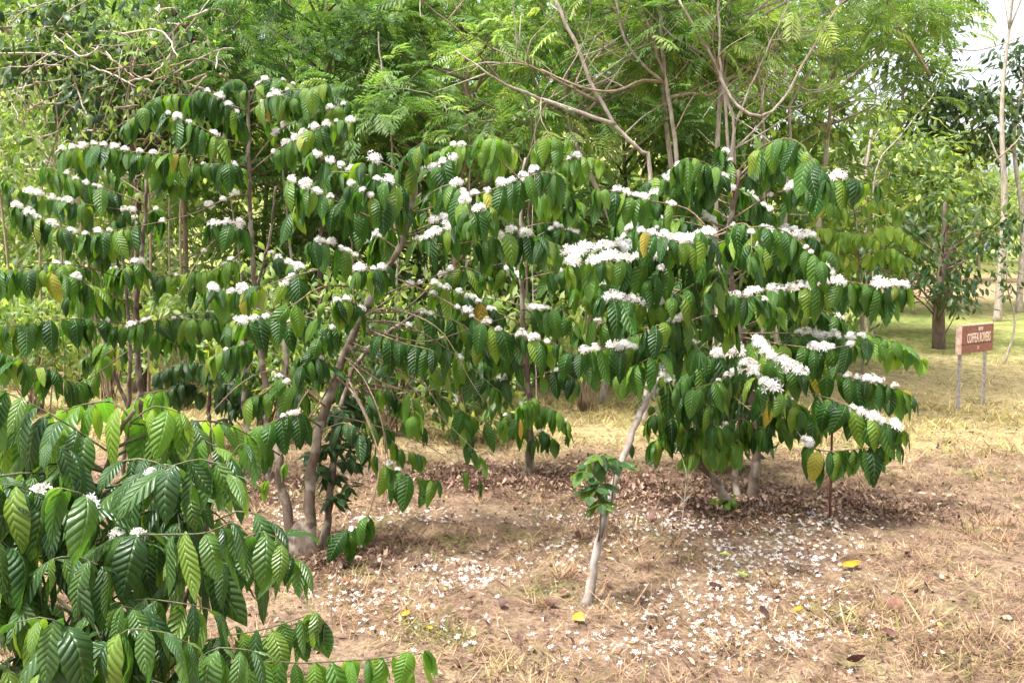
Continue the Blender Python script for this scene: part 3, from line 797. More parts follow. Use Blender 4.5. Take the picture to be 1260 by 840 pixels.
# the broad tree on the right
coffee_tree('broad coffee tree in full blossom standing between the leaning trunk and the red sign', 6.3,
    [([(926, 616, .1), (930, 560, .1), (928, 500, .08), (916, 430, .05), (902, 360, 0), (896, 300, 0), (904, 245, 0), (910, 210, 0)], 0.036, 0.016),
     ([(908, 634, -.1), (882, 592, -.15), (858, 566, -.18), (838, 520, -.2), (830, 450, -.1), (842, 380, 0)], 0.03, 0.012),
     ([(912, 628, .1), (905, 580, .2), (910, 520, .25), (930, 440, .3), (960, 360, .35)], 0.024, 0.01)],
    [B([(905, 240), (880, 208, -.1), (848, 195, -.15), (830, 205, -.2)], (.1, .3), l=(.3, 1)),
     B([(908, 225), (925, 207, -.1), (948, 197, -.2), (968, 200, -.25)], (.4, .9), l=(.3, 1), fs=1.1),
     B([(908, 218), (895, 190, .1), (885, 180, .2)], l=(.3, 1)),
     B([(908, 218), (945, 185, .2), (990, 190, .3), (1010, 205, .3)], l=(.4, 1)),
     B([(900, 270), (950, 240, -.1), (1000, 227, -.2), (1040, 219, -.25), (1078, 228, -.25)], (.45, .76), fs=1.2),
     B([(896, 320), (925, 305, -.2), (950, 293, -.35), (985, 292, -.45), (1005, 296, -.5)], (.25, .9), fs=1.1),
     B([(898, 340), (880, 318, -.35), (868, 312, -.55), (850, 318, -.6)], (.5, 1.0)),
     B([(900, 372), (935, 358, -.3), (985, 355, -.4), (1035, 346, -.5), (1075, 352, -.5), (1115, 352, -.45)], [(.2, .66), (.8, 1.0)], fs=1.25, l=(.2, 1)),
     B([(912, 410), (970, 410, -.2), (1020, 414, -.3), (1068, 416, -.35)], (.4, 1.0), fs=1.1),
     B([(914, 415), (965, 424, -.4), (1015, 428, -.55), (1052, 424, -.6)], (.65, 1.0), fs=1.1),
     B([(880, 395, -.2), (912, 440, -.6), (935, 468, -.8), (962, 484, -.95)], (.45, 1.0), fs=1.6, l=(.5, 1), sp=.06),
     B([(905, 390), (940, 430, -.5), (962, 447, -.7), (988, 460, -.8)], (.45, 1.0), fs=1.45, l=(.45, 1)),
     B([(918, 425), (985, 445, -.3), (1045, 464, -.45), (1095, 474, -.5), (1122, 488, -.5)], (.6, .9), fs=1.0),
     B([(925, 450), (990, 480, -.4), (1035, 495, -.6), (1065, 511, -.65), (1110, 528, -.65)], (.72, 1.0), fs=1.2, l=(.5, 1)),
     B([(928, 480), (975, 525, -.3), (1003, 552, -.6), (1050, 553, -.65), (1105, 545, -.65)], (.5, .55), l=(.5, 1), sp=.06),
     B([(960, 360, .35), (1040, 400, .4), (1095, 418, .4), (1135, 440, .4)], l=(.45, 1), m='leaf_young'),
     B([(926, 520), (892, 528, -.2), (850, 530, -.35)], (.4, .7), l=(.2, 1), m='leaf_young', ll=.24),
     B([(914, 430), (870, 440, -.3), (835, 470, -.4), (815, 485, -.4)], (.3, .45), l=(.4, 1)),
     B([(905, 300), (860, 320, .3), (800, 330, .4)], (.4, .7)),
     B([(898, 290), (850, 255, .2), (800, 245, .3), (765, 262, .3)], (.2, .35)),
     B([(902, 260), (870, 235, .2), (820, 215, .3), (795, 225, .3)], (.5, .6)),
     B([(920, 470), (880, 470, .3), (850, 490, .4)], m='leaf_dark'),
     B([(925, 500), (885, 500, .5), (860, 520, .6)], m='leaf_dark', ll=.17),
     B([(926, 530), (900, 545, -.3), (870, 548, -.4), (850, 560, -.4)], l=(.2, 1), m='leaf_young', ll=.2),
     B([(924, 540), (935, 525, -.3), (945, 535, -.35)], l=(.2, 1), ll=.18),
     B([(838, 520, -.2), (815, 505, -.3), (800, 515, -.3)], l=(.2, 1)),
     B([(926, 525), (915, 515, -.3), (895, 520, -.4), (878, 532, -.4)], l=(.2, 1), ll=.18),
     B([(845, 535, -.2), (862, 520, -.5), (885, 525, -.6)], (.5, .6), l=(.2, 1), ll=.2),
     B([(928, 510), (950, 510, -.3), (975, 525, -.4)], l=(.2, 1), ll=.2),
     B([(833, 480, -.1), (850, 490, -.5), (875, 500, -.6)], l=(.2, 1)),
     B([(836, 510, -.2), (820, 525, -.1), (806, 545, -.1)], l=(.2, 1), ll=.2),
     B([(850, 550, -.2), (830, 530, -.1), (812, 540, 0)], l=(.2, 1), ll=.18),
     B([(920, 450), (880, 470, -.5), (850, 478, -.6)], (.3, .5), l=(.3, 1)),
     B([(915, 430), (950, 470, .1), (985, 500, .1), (1010, 520, .1)], l=(.4, 1)),
     B([(832, 470, -.1), (812, 430, .2), (790, 440, .2)], l=(.3, 1)),
     B([(926, 480), (960, 495, -.5), (985, 505, -.6)], l=(.3, 1)),
     B([(924, 505), (900, 485, .2), (905, 480, .3)], l=(.2, 1), m='leaf_dark', ll=.18)],
    dict(n=20, z=(1.2, 2.45), len=(0.55, 1.15), back=0.6, rise=0.3, fp=.45), leaf_len=0.24, cluster_scale=1.02, cgap=(0.046, 0.024))

# the tree left of centre, stems from a knotty stool
coffee_tree('coffee tree on a knotty stool with a long bare whip arching over to the ground', 5.2,
    [([(381, 694, -.02), (382, 600, 0), (393, 530, .02), (413, 465, .05), (441, 395, .1), (471, 340, .12), (495, 295, .15), (508, 250, .15), (514, 205, .15)], 0.036, 0.015),
     ([(372, 690, -.05), (357, 645, -.03), (345, 585, 0), (342, 520, .1), (352, 450, .2), (345, 380, .3)], 0.034, 0.012),
     ([(378, 700, -.02), (374, 670, -.02), (366, 645, -.02)], 0.075, 0.045),
     ([(392, 690, .05), (402, 640, .1), (412, 560, .2), (425, 480, .3), (452, 430, .4), (520, 380, .5)], 0.026, 0.010)],
    [B([(500, 290, .15), (465, 272, 0), (412, 247, -.1), (355, 221, -.15)], (.5, 1.0), fs=1.05),
     B([(506, 268, .15), (485, 252, -.1), (460, 242, -.2), (430, 229, -.25)], (.25, 1.0), fs=1.1, l=(.2, 1)),
     B([(510, 240, .15), (455, 217, .2), (418, 204, .2), (383, 189, .2)], (.62, 1.0), fs=1.1),
     B([(512, 225, .15), (485, 208, .1), (463, 197, .05), (445, 200, 0)], (.55, .85), fs=1.1),
     B([(510, 240, .15), (485, 226, -.1), (460, 220, -.2)], (.75, 1.0)),
     B([(514, 215, .15), (535, 205, .0), (562, 194, -.05)], (.3, 1.0), fs=1.0),
     B([(512, 220, .15), (505, 190, .1), (520, 175, 0)], l=(.3, 1)),
     B([(502, 288, .15), (542, 271, 0), (575, 262, -.1), (603, 255, -.15)], (.38, 1.0), fs=1.2, l=(.3, 1)),
     B([(500, 298, .15), (530, 290, -.2), (560, 278, -.35)], (.5, 1.0), fs=1.1, l=(.4, 1)),
     B([(508, 262, .15), (562, 247, 0), (612, 231, -.05), (660, 212, -.1), (690, 216, -.1)], (.32, .85), fs=1.05, l=(.3, 1)),
     B([(496, 300, .15), (565, 300, .1), (620, 288, 0), (645, 286, 0), (695, 305, 0)], (.6, .78), l=(.45, 1)),
     B([(472, 345, .12), (440, 318, .1), (412, 303, 0), (383, 297, -.05)], (.45, 1.0), l=(.6, 1)),
     B([(482, 322, .1), (468, 330, -.2), (440, 333, -.35)], (.5, 1.0), fs=1.3, l=(.4, 1), sp=.05),
     B([(474, 338, .12), (420, 328, .2), (367, 338, .2), (305, 357, .15), (256, 356, .1)], (.75, 1.0), l=(.72, 1), fs=1.1),
     B([(462, 358, .1), (400, 352, .0), (352, 380, -.1), (293, 398, -.2)], (.62, 1.0), l=(.6, 1), fs=1.15),
     B([(471, 335, .12), (540, 366, 0), (600, 400, -.1), (640, 413, -.15), (690, 424, -.2)], [(.3, .36), (.5, .55), (.62, .98)], l=(.55, 1), fs=.9),
     B([(455, 370, .1), (510, 350, .3), (560, 358, .4), (610, 382, .4)], (.35, 1.0), l=(.6, 1), fs=.8),
     B([(441, 395, .1), (500, 400, 0), (565, 440, .1), (612, 480, .1)], l=(.5, 1), sp=.1),
     B([(436, 405, .1), (500, 425, .2), (540, 460, .25), (572, 515, .25), (578, 552, .25)], l=(.78, 1), sp=.06),
     B([(425, 440, .05), (470, 470, 0), (505, 485, -.05), (508, 512, -.1)], l=(.75, 1), sp=.06, m='leaf_young'),
     B([(413, 462, .05), (440, 492, -.2), (466, 560, -.3), (460, 612, -.35), (444, 645, -.3), (408, 658, -.3)], (.84, 1.0), l=(.8, 1), fs=1.0, r=.008, sp=.06, ll=.2),
     B([(430, 425, .05), (470, 520, .1), (480, 570, .05), (508, 584, 0), (535, 590, 0)], (.72, .78), l=(.72, 1), sp=.05, ll=.22),
     B([(395, 525, 0), (365, 508, -.2), (338, 518, -.3), (312, 528, -.35)], (.55, .7), l=(.4, 1), ll=.22),
     B([(352, 450, .2), (320, 420, .2), (285, 428, .1), (262, 440, .1)], l=(.5, 1)),
     B([(345, 400, .2), (375, 390, .0), (400, 398, -.1)], (.3, .4), l=(.3, 1)),
     B([(400, 500, 0), (350, 460, -.1), (327, 457, -.1), (290, 477, -.1), (228, 543, -.1)], l=(2, 2)),
     B([(420, 450, 0), (390, 500, -.1), (345, 560, -.2), (330, 590, -.2)], l=(2, 2)),
     B([(360, 470, .2), (340, 460, .1), (352, 470, .0), (372, 480, -.1)], l=(.3, 1), ll=.2),
     B([(345, 380, .3), (350, 350, .3), (372, 330, .3)], (.5, 1), l=(.4, 1)),
     B([(500, 380, .5), (560, 330, .5), (600, 340, .5)], (.5, .7)),
     B([(445, 390, .1), (500, 405, .3), (540, 415, .4), (575, 430, .4)], l=(.45, 1)),
     B([(440, 400, .1), (480, 430, .4), (520, 440, .5), (552, 462, .5)], l=(.45, 1), m='leaf_young'),
     B([(448, 385, .1), (520, 385, .2), (570, 400, .2), (600, 430, .2)], l=(.5, 1)),
     B([(430, 425, .05), (500, 460, .3), (560, 500, .4), (600, 520, .4), (640, 515, .4)], l=(.5, 1), sp=.08, ll=.19),
     B([(440, 395, .1), (405, 405, -.1), (385, 425, -.2), (370, 440, -.2)], l=(.4, 1)),
     B([(395, 530, 0), (425, 520, -.2), (448, 535, -.25)], l=(.3, 1), ll=.17, m='leaf_dark'),
     B([(345, 560, 0), (318, 545, -.1), (300, 560, -.1)], l=(.3, 1), ll=.18),
     B([(425, 480, .3), (470, 480, .5), (500, 500, .5), (520, 530, .5)], l=(.4, 1), ll=.18),
     B([(430, 470, .3), (455, 520, .2), (460, 560, .1)], l=(.5, 1), ll=.18),
     B([(440, 400, .1), (490, 420, -.2), (530, 430, -.3)], l=(.4, 1)),
     B([(450, 390, .1), (430, 370, -.2), (400, 372, -.3)], (.3, .4), l=(.3, 1)),
     B([(352, 450, .2), (330, 480, .1), (305, 490, .1)], l=(.3, 1), ll=.18),
     B([(345, 390, .3), (310, 380, .3), (280, 400, .3)], l=(.3, 1)),
     B([(415, 460, .05), (390, 440, -.2), (365, 455, -.25)], l=(.3, 1)),
     B([(412, 465, .05), (440, 470, .5), (485, 545, .6), (520, 560, .6)], l=(.5, 1), ll=.17),
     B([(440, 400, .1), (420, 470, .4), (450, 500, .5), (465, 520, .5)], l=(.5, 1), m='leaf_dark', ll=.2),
     B([(430, 420, .1), (470, 440, -.1), (520, 490, -.1), (590, 560, -.1)], l=(2, 2)),
     B([(440, 400, .1), (520, 420, .1), (590, 400, .1), (660, 380, .1)], l=(2, 2), r=.005),
     B([(425, 440, .1), (450, 470, -.2), (470, 520, -.3), (475, 575, -.3)], l=(2, 2), r=.005),
     B([(430, 430, .1), (490, 440, .1), (540, 500, .1), (570, 580, .1)], l=(2, 2), r=.005),
     B([(413, 465, .05), (380, 480, -.1), (360, 520, -.2), (352, 570, -.2)], l=(2, 2), r=.005),
     B([(445, 390, .1), (520, 345, .1), (590, 330, .1), (640, 320, .1)], l=(2, 2), r=.005),
     B([(440, 400, .1), (400, 380, .0), (340, 410, 0), (300, 460, 0)], l=(2, 2), r=.005),
     B([(400, 510, .02), (450, 520, .1), (520, 545, .2), (590, 590, .2)], l=(2, 2), r=.005),
     B([(415, 460, .05), (470, 475, .2), (530, 480, .3), (600, 450, .3)], l=(2, 2), r=.005),
     B([(445, 390, .1), (480, 380, -.1), (540, 405, -.2), (580, 470, -.2), (600, 500, -.2)], l=(2, 2))],
    dict(n=7, z=(1.7, 2.3), len=(0.35, 0.9), back=0.75, rise=0.35, fp=.25), leaf_len=0.205, cgap=(0.062, 0.03), cluster_scale=0.88)

# (its bare lower twigs are among its branches)
# tall trees behind on the left
coffee_tree('tallest coffee tree, its thin straight stem rising above every other blossom', 7.0,
    [([(332, 598), (326, 480), (316, 380), (309, 280), (306, 190), (306, 112)], 0.03, 0.012),
     ([(318, 596, .2), (300, 500, .3), (305, 400, .35), (330, 300, .3), (340, 230, .2)], 0.022, 0.008)],
    [B([(306, 205), (262, 195, -.1), (225, 190, -.2), (164, 187, -.3), (118, 178, -.3), (76, 186, -.3)], (.5, 1.0), l=(.35, 1)),
     B([(306, 178), (272, 170, -.2), (245, 156, -.3), (203, 139, -.3)], (.45, 1.0), fs=1.05, l=(.3, 1)),
     B([(306, 160), (284, 131, -.1), (250, 111, -.15), (238, 118, -.15)], (.3, .9), l=(.2, 1)),
     B([(306, 130), (318, 103), (345, 98), (370, 118)], (.3, .5), l=(.2, 1)),
     B([(306, 120), (298, 100), (280, 100), (270, 112)], l=(.2, 1)),
     B([(306, 140), (335, 118, -.2), (362, 122, -.3)], (.7, .9), l=(.3, 1)),
     B([(306, 205), (342, 162, -.1), (372, 148, -.15), (400, 136, -.2), (436, 124, -.2)], (.35, 1.0), l=(.55, 1), fs=.95),
     B([(307, 212), (345, 182, -.2), (380, 162, -.35), (412, 150, -.4), (432, 148, -.4)], (.45, 1.0), l=(.35, 1), fs=1.0),
     B([(307, 220), (292, 205, -.2), (275, 200, -.3)], (.4, .9), l=(.5, 1)),
     B([(308, 240), (285, 242, -.1), (240, 262, -.2), (198, 273, -.3), (147, 282, -.35), (105, 288, -.35)], [(.1, .3), (.85, 1.0)], l=(.7, 1)),
     B([(308, 292), (290, 276, -.2), (258, 276, -.3)], (.5, 1.0), fs=1.3, l=(.4, 1), sp=.055),
     B([(308, 262), (252, 308, -.2), (220, 362, -.35), (185, 392, -.45), (143, 403, -.5)], (.86, 1.0), l=(.82, 1), fs=1.1, sp=.055),
     B([(310, 300), (350, 320, -.1), (372, 330, -.2)], (.5, 1.0), l=(.5, 1)),
     B([(320, 420), (280, 440, -.1), (245, 450, -.1)], l=(.4, 1), m='leaf_dark', ll=.2),
     B([(310, 300), (270, 330, .2), (230, 335, .2)], (.4, .6), m='leaf_young')],
    dict(n=6, z=(2.3, 3.3), len=(0.4, 1.0), back=0.6, rise=0.3, fp=.2), leaf_len=0.228, cgap=(0.075, 0.035), cluster_scale=0.92)

coffee_tree('coffee tree at the edge of the picture, dark stems behind the foreground bush', 7.2,
    [([(170, 590), (172, 480), (168, 380), (176, 300), (180, 235), (178, 200)], 0.034, 0.012),
     ([(150, 592, -.1), (158, 500, -.1), (160, 430, -.1), (156, 370, -.1), (152, 320, -.1), (140, 260, -.1)], 0.02, 0.009),
     ([(188, 588, .1), (145, 470, .2), (120, 400, .2), (112, 340, .2), (100, 290, .2)], 0.02, 0.009)],
    [B([(178, 252), (150, 240, -.1), (98, 222, -.25), (56, 203, -.3)], (.45, 1.0), l=(.3, 1), fs=1.05),
     B([(178, 262), (110, 252, -.3), (45, 240, -.4), (5, 222, -.4)], (.55, .95), l=(.4, 1), fs=1.05),
     B([(177, 290), (110, 290, -.4), (67, 277, -.5), (20, 254, -.5)], (.5, 1.0), l=(.35, 1), fs=1.1),
     B([(178, 240), (140, 215, .1), (105, 195, .1), (85, 175, .1)], (.6, 1.0), l=(.3, 1)),
     B([(178, 300), (162, 258, -.3), (140, 272, -.4)], (.5, 1.0), l=(.4, 1)),
     B([(178, 215), (200, 205, -.1), (225, 200, -.2)], (.4, .6), l=(.3, 1)),
     B([(170, 350), (110, 330, -.4), (50, 325, -.7), (-25, 345, -.8)], (.5, .6), l=(.35, 1)),
     B([(168, 400), (90, 392, -.8), (40, 398, -1.1), (-20, 405, -1.2)], (.3, .36), l=(.3, 1)),
     B([(168, 380), (100, 345, -.9), (40, 332, -1.2), (-20, 335, -1.2)], (.6, .65), l=(.4, 1)),
     B([(168, 330), (172, 322, -.5), (158, 328, -.7)], (.6, .9), l=(.3, 1), sp=.05),
     B([(160, 430), (100, 470, -.8), (60, 455, -1.3), (-10, 430, -1.5)], l=(.4, 1)),
     B([(160, 420), (125, 440, -.3), (110, 470, -.4)], l=(.5, 1), m='leaf_young'),
     B([(112, 330), (130, 300, -.3), (150, 290, -.4)], l=(.4, 1))],
    dict(n=9, z=(1.0, 2.4), len=(0.4, 1.0), back=0.7, rise=0.25, fp=.2), leaf_len=0.228, cgap=(0.072, 0.035), cluster_scale=0.92)

# the tree in the middle, further back
coffee_tree('coffee tree in a dark leaf ring between the two flowering crowns, leaves near the ground', 7.2,
    [([(650, 594), (653, 520), (648, 450), (642, 360), (641, 260), (646, 195)], 0.03, 0.011)],
    [B([(645, 400), (605, 382, -.1), (566, 376, -.15)], (.5, 1.0), fs=.95),
     B([(643, 380), (665, 380, -.2), (690, 378, -.25)], (.3, .8)),
     B([(643, 345), (625, 332, -.2), (600, 328, -.25)], (.2, .7)),
     B([(645, 225), (605, 190), (565, 178), (530, 190)], (.7, .8), l=(.3, 1), m='leaf_young'),
     B([(645, 215), (685, 200), (715, 194), (738, 196)], (.6, .8), l=(.3, 1), m='leaf_young'),
     B([(646, 205), (625, 175), (590, 168)], l=(.3, 1), m='leaf_young'),
     B([(646, 200), (665, 170), (700, 172)], l=(.3, 1), m='leaf_young'),
     B([(643, 250), (680, 235), (715, 250)], l=(.3, 1), m='leaf_young'),
     B([(643, 300), (690, 280), (725, 300)], (.4, .8), l=(.3, 1)),
     B([(650, 530), (630, 508, -.2), (618, 515, -.3)], l=(.3, 1), sp=.05),
     B([(650, 520), (670, 500, -.1), (692, 512, -.2), (700, 530, -.2)], l=(.3, 1), ll=.2),
     B([(650, 510), (655, 490, -.3), (640, 500, -.4)], l=(.3, 1), m='leaf_young'),
     B([(650, 470), (685, 455, -.1), (712, 470, -.1)], l=(.3, 1)),
     B([(648, 450), (610, 430, -.2), (580, 440, -.2)], l=(.3, 1)),
     B([(651, 545), (668, 530, -.2), (682, 542, -.2)], l=(.2, 1), ll=.18),
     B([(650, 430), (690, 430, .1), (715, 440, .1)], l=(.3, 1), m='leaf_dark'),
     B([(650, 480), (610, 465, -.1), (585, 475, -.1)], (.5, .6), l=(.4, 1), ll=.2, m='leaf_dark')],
    dict(n=15, z=(0.9, 2.5), len=(0.3, 0.7), back=0.4, rise=0.25, fp=.25), leaf_len=0.222)

# the bush in the foreground
coffee_tree('foreground coffee bush with long glossy arching leaves and only a few flowers', 2.9,
    [([(95, 985), (100, 800), (110, 660), (138, 550), (165, 505)], 0.016, 0.007),
     ([(70, 985, .1), (50, 820, .1), (40, 680, .1), (20, 560, .1)], 0.014, 0.006),
     ([(120, 985, -.1), (190, 830, -.1), (235, 720, -.1), (255, 640, -.1)], 0.013, 0.006)],
    [B([(160, 520), (190, 500), (222, 508)], l=(.2, 1), m='leaf_young'),
     B([(160, 515), (140, 495), (100, 498), (70, 510)], l=(.2, 1), m='leaf_young'),
     B([(163, 510), (170, 488, .1), (200, 480, .15)], l=(.3, 1), m='leaf_young'),
     B([(140, 560), (80, 520, -.1), (20, 488, -.15), (-30, 470, -.2)], l=(.25, 1)),
     B([(130, 600), (170, 590, -.2), (215, 572, -.3), (255, 565, -.35), (290, 585, -.35)], [(.52, .56)], l=(.25, 1)),
     B([(115, 665), (160, 658, -.3), (210, 657, -.45), (255, 655, -.5), (285, 642, -.5)], [(.34, .36), (.52, .54)], l=(.2, 1), sp=.07),
     B([(105, 670), (60, 620, -.2), (25, 598, -.3), (-20, 595, -.3)], [(.62, .7)], l=(.2, 1)),
     B([(112, 650), (108, 622, -.3), (98, 606, -.4), (75, 600, -.4)], [(.7, .75)], l=(.3, 1)),
     B([(103, 760), (165, 738, -.3), (225, 742, -.4), (268, 752, -.45)], l=(.2, 1)),
     B([(100, 800), (50, 745, -.3), (-10, 722, -.4)], [(.5, .53)], l=(.2, 1)),
     B([(235, 720, -.1), (245, 700, -.2), (270, 690, -.25)], l=(.2, 1)),
     B([(170, 880, -.1), (235, 818, -.2), (300, 792, -.25), (388, 757, -.3)], l=(.35, 1), sp=.062, ll=.2, tm='hang'),
     B([(150, 960, -.1), (270, 850, -.25), (370, 830, -.3), (450, 820, -.3), (518, 803, -.3)], l=(.35, 1), sp=.062, ll=.2, m='leaf_young'),
     B([(255, 645, -.1), (300, 628, -.1), (340, 650, -.1), (352, 680, -.1)], l=(.5, 1), ll=.2),
     B([(255, 640, -.1), (285, 560, 0), (300, 545, 0)], l=(.3, 1)),
     B([(40, 690, .1), (10, 640, 0), (-30, 640, 0)], l=(.2, 1)),
     B([(100, 860), (40, 830, -.3), (-10, 810, -.4)], l=(.2, 1)),
     B([(100, 860), (150, 830, -.4), (200, 840, -.5)], l=(.2, 1)),
     B([(20, 560, .1), (5, 480, .1), (-20, 470, .1)], l=(.2, 1), m='leaf_young'),
     B([(120, 620), (90, 560, -.2), (60, 545, -.3)], l=(.2, 1)),
     B([(190, 830, -.1), (180, 760, -.4), (150, 745, -.5)], l=(.3, 1)),
     B([(200, 810, -.1), (240, 800, .2), (290, 770, .3)], l=(.3, 1)),
     B([(240, 730, -.1), (290, 670, -.2), (330, 655, -.2), (362, 690, -.2)], l=(.55, 1), ll=.2),
     B([(50, 830, .1), (20, 690, -.3), (-10, 660, -.4)], l=(.3, 1)),
     B([(60, 900, .1), (80, 790, -.5), (60, 760, -.6), (20, 765, -.6)], l=(.3, 1)),
     B([(120, 900), (140, 790, -.5), (190, 775, -.6), (230, 790, -.6)], l=(.3, 1)),
     B([(30, 600, .1), (40, 530, 0), (10, 520, 0)], l=(.2, 1), m='leaf_young'),
     B([(45, 720, .1), (60, 690, -.3), (100, 685, -.4), (130, 700, -.4)], l=(.2, 1)),
     B([(160, 520), (230, 530, .1), (265, 550, .1)], l=(.3, 1), m='leaf_young'),
     B([(200, 880, -.1), (300, 850, -.4), (350, 845, -.4)], l=(.3, 1)),
     B([(190, 840, -.1), (250, 790, -.3), (320, 775, -.35), (385, 755, -.35)], l=(.45, 1), sp=.045, ll=.17, tm='hang'),
     B([(200, 900, -.1), (300, 822, -.35), (380, 815, -.4), (460, 810, -.4), (522, 800, -.4)], l=(.35, 1), sp=.045, ll=.15, tm='hang', m='leaf_young'),
     B([(200, 850, -.1), (260, 800, -.5), (310, 800, -.55)], l=(.3, 1), sp=.05, ll=.19)],
    dict(n=36, z=(0.25, 1.1), len=(0.25, 0.6), back=0.3, rise=0.4, fp=0.0), leaf_len=0.205, matkey='leaf_near', tm='arch', drop=0.12, spacing=0.049, cluster_scale=0.75, ind_max=295, name='coffee_bush', cat='coffee bush', group='coffee trees in blossom')

# small plants
coffee_tree('small dark leaved coffee plant in the shade left of the knotty stool', 8.2,
    [([(258, 556), (257, 500), (262, 450)], 0.028, 0.01)],
    [B([(258, 500), (285, 480), (300, 500)], l=(.2, 1)), B([(258, 490), (235, 475), (215, 490)], l=(.2, 1)), B([(258, 520), (280, 515, -.2), (292, 528, -.2)], l=(.2, 1)), B([(260, 460), (275, 445), (295, 455)], l=(.2, 1)), B([(260, 460), (240, 445), (215, 455), (190, 465)], l=(.2, 1), m='leaf')],
    dict(n=14, z=(0.4, 1.0), len=(0.2, 0.5), fp=0.1), leaf_len=0.18, matkey='leaf_dark', name='coffee_sapling', cat='coffee sapling', group='small coffee plants')

coffee_tree('pale yellow green young coffee tree seen beyond the broad flowering tree', 10.2,
    [([(1062, 512), (1060, 400), (1056, 300), (1050, 250)], 0.02, 0.008)],
    [B([(1054, 290), (1090, 280), (1130, 300)], l=(.2, 1)), B([(1056, 300), (1020, 280), (985, 285)], l=(.2, 1)), B([(1052, 260), (1080, 245), (1110, 262)], l=(.2, 1)), B([(1052, 262), (1020, 250), (1000, 258)], l=(.2, 1)), B([(1057, 320), (1090, 305, -.3), (1118, 318, -.4)], l=(.2, 1)), B([(1057, 325), (1025, 310, -.3), (1000, 320, -.4)], l=(.2, 1))],
    dict(n=12, z=(1.7, 2.3), len=(0.3, 0.7), fp=0.0), leaf_len=0.2, matkey='leaf_pale', name='coffee_sapling', cat='coffee sapling', group='small coffee plants')

coffee_tree('small round leaved sprout growing beside the foot of the leaning trunk', 4.45,
    [([(738, 668), (742, 610), (745, 570)], 0.006, 0.003), ([(741, 660, .02), (752, 610, .05), (757, 580, .05)], 0.005, 0.003)],
    [B([(745, 580), (735, 562), (722, 572)], l=(.2, 1)), B([(745, 575), (752, 560), (770, 574)], l=(.2, 1)), B([(742, 610), (730, 595, -.05), (722, 605, -.08)], l=(.2, 1)), B([(744, 580), (745, 558, -.05), (738, 562, -.1)], l=(.2, 1)), B([(741, 625), (735, 615, -.1), (740, 620, -.15)], l=(.3, 1)), B([(743, 600), (728, 585, -.1), (716, 580, -.12)], l=(.2, 1)), B([(744, 590), (735, 600, -.15), (728, 612, -.18)], l=(.2, 1))],
    None, leaf_len=0.11, matkey='leaf_near', tm='ovate', spacing=0.036, drop=0.1, name='sprout', cat='sprout', group='small leafy sprouts')

coffee_tree('dark leafy climber clothing the stems of the knotty stool', 5.45,
    [([(402, 668, .1), (405, 600, .05), (408, 540, .05), (412, 500, .05)], 0.006, 0.003)],
    [B([(406, 600), (395, 570, -.1), (390, 580, -.15)], l=(.2, 1)), B([(408, 560), (425, 545, -.1), (432, 560, -.15)], l=(.2, 1)), B([(410, 530), (400, 512, -.1), (390, 520, -.15)], l=(.2, 1)), B([(406, 590), (420, 585, -.1), (430, 600, -.15)], l=(.2, 1)), B([(410, 520), (420, 505, -.1), (430, 515, -.1)], l=(.2, 1)), B([(408, 560), (405, 545, -.2), (410, 550, -.25)], l=(.2, 1)), B([(405, 620), (412, 610, -.2), (422, 620, -.2)], l=(.2, 1))],
    dict(n=10, z=(0.4, 1.0), len=(0.08, 0.18), fp=0, rise=.2), leaf_len=0.11, matkey='leaf_dark', tm='ovate', spacing=0.03, drop=0.1, name='climbing_plant', cat='climber', group='small leafy sprouts')

coffee_tree('bright green sprout at the foot of the broad flowering tree', 6.2,
    [([(893, 632), (892, 620), (890, 610)], 0.004, 0.002)],
    [B([(892, 620), (884, 612), (878, 618)], l=(.2, 1)), B([(891, 615), (898, 608), (905, 622)], l=(.2, 1)), B([(892, 622), (896, 615, -.1), (900, 628, -.12)], l=(.2, 1))],
    None, leaf_len=0.085, matkey='leaf_pale', tm='ovate', spacing=0.03, name='sprout', cat='sprout', group='small leafy sprouts')

# ------------------------------------------------------------------ shade trees and thicket behind
def crown_points(r, centre, radii, clumps, shell=0.55):
    d = r.normal(size=(clumps, 3)); d /= np.linalg.norm(d, axis=1, keepdims=True)
    q = (shell + (1 - shell) * r.random(clumps)) ** 0.8
    return centre + d * q[:, None] * np.asarray(radii)

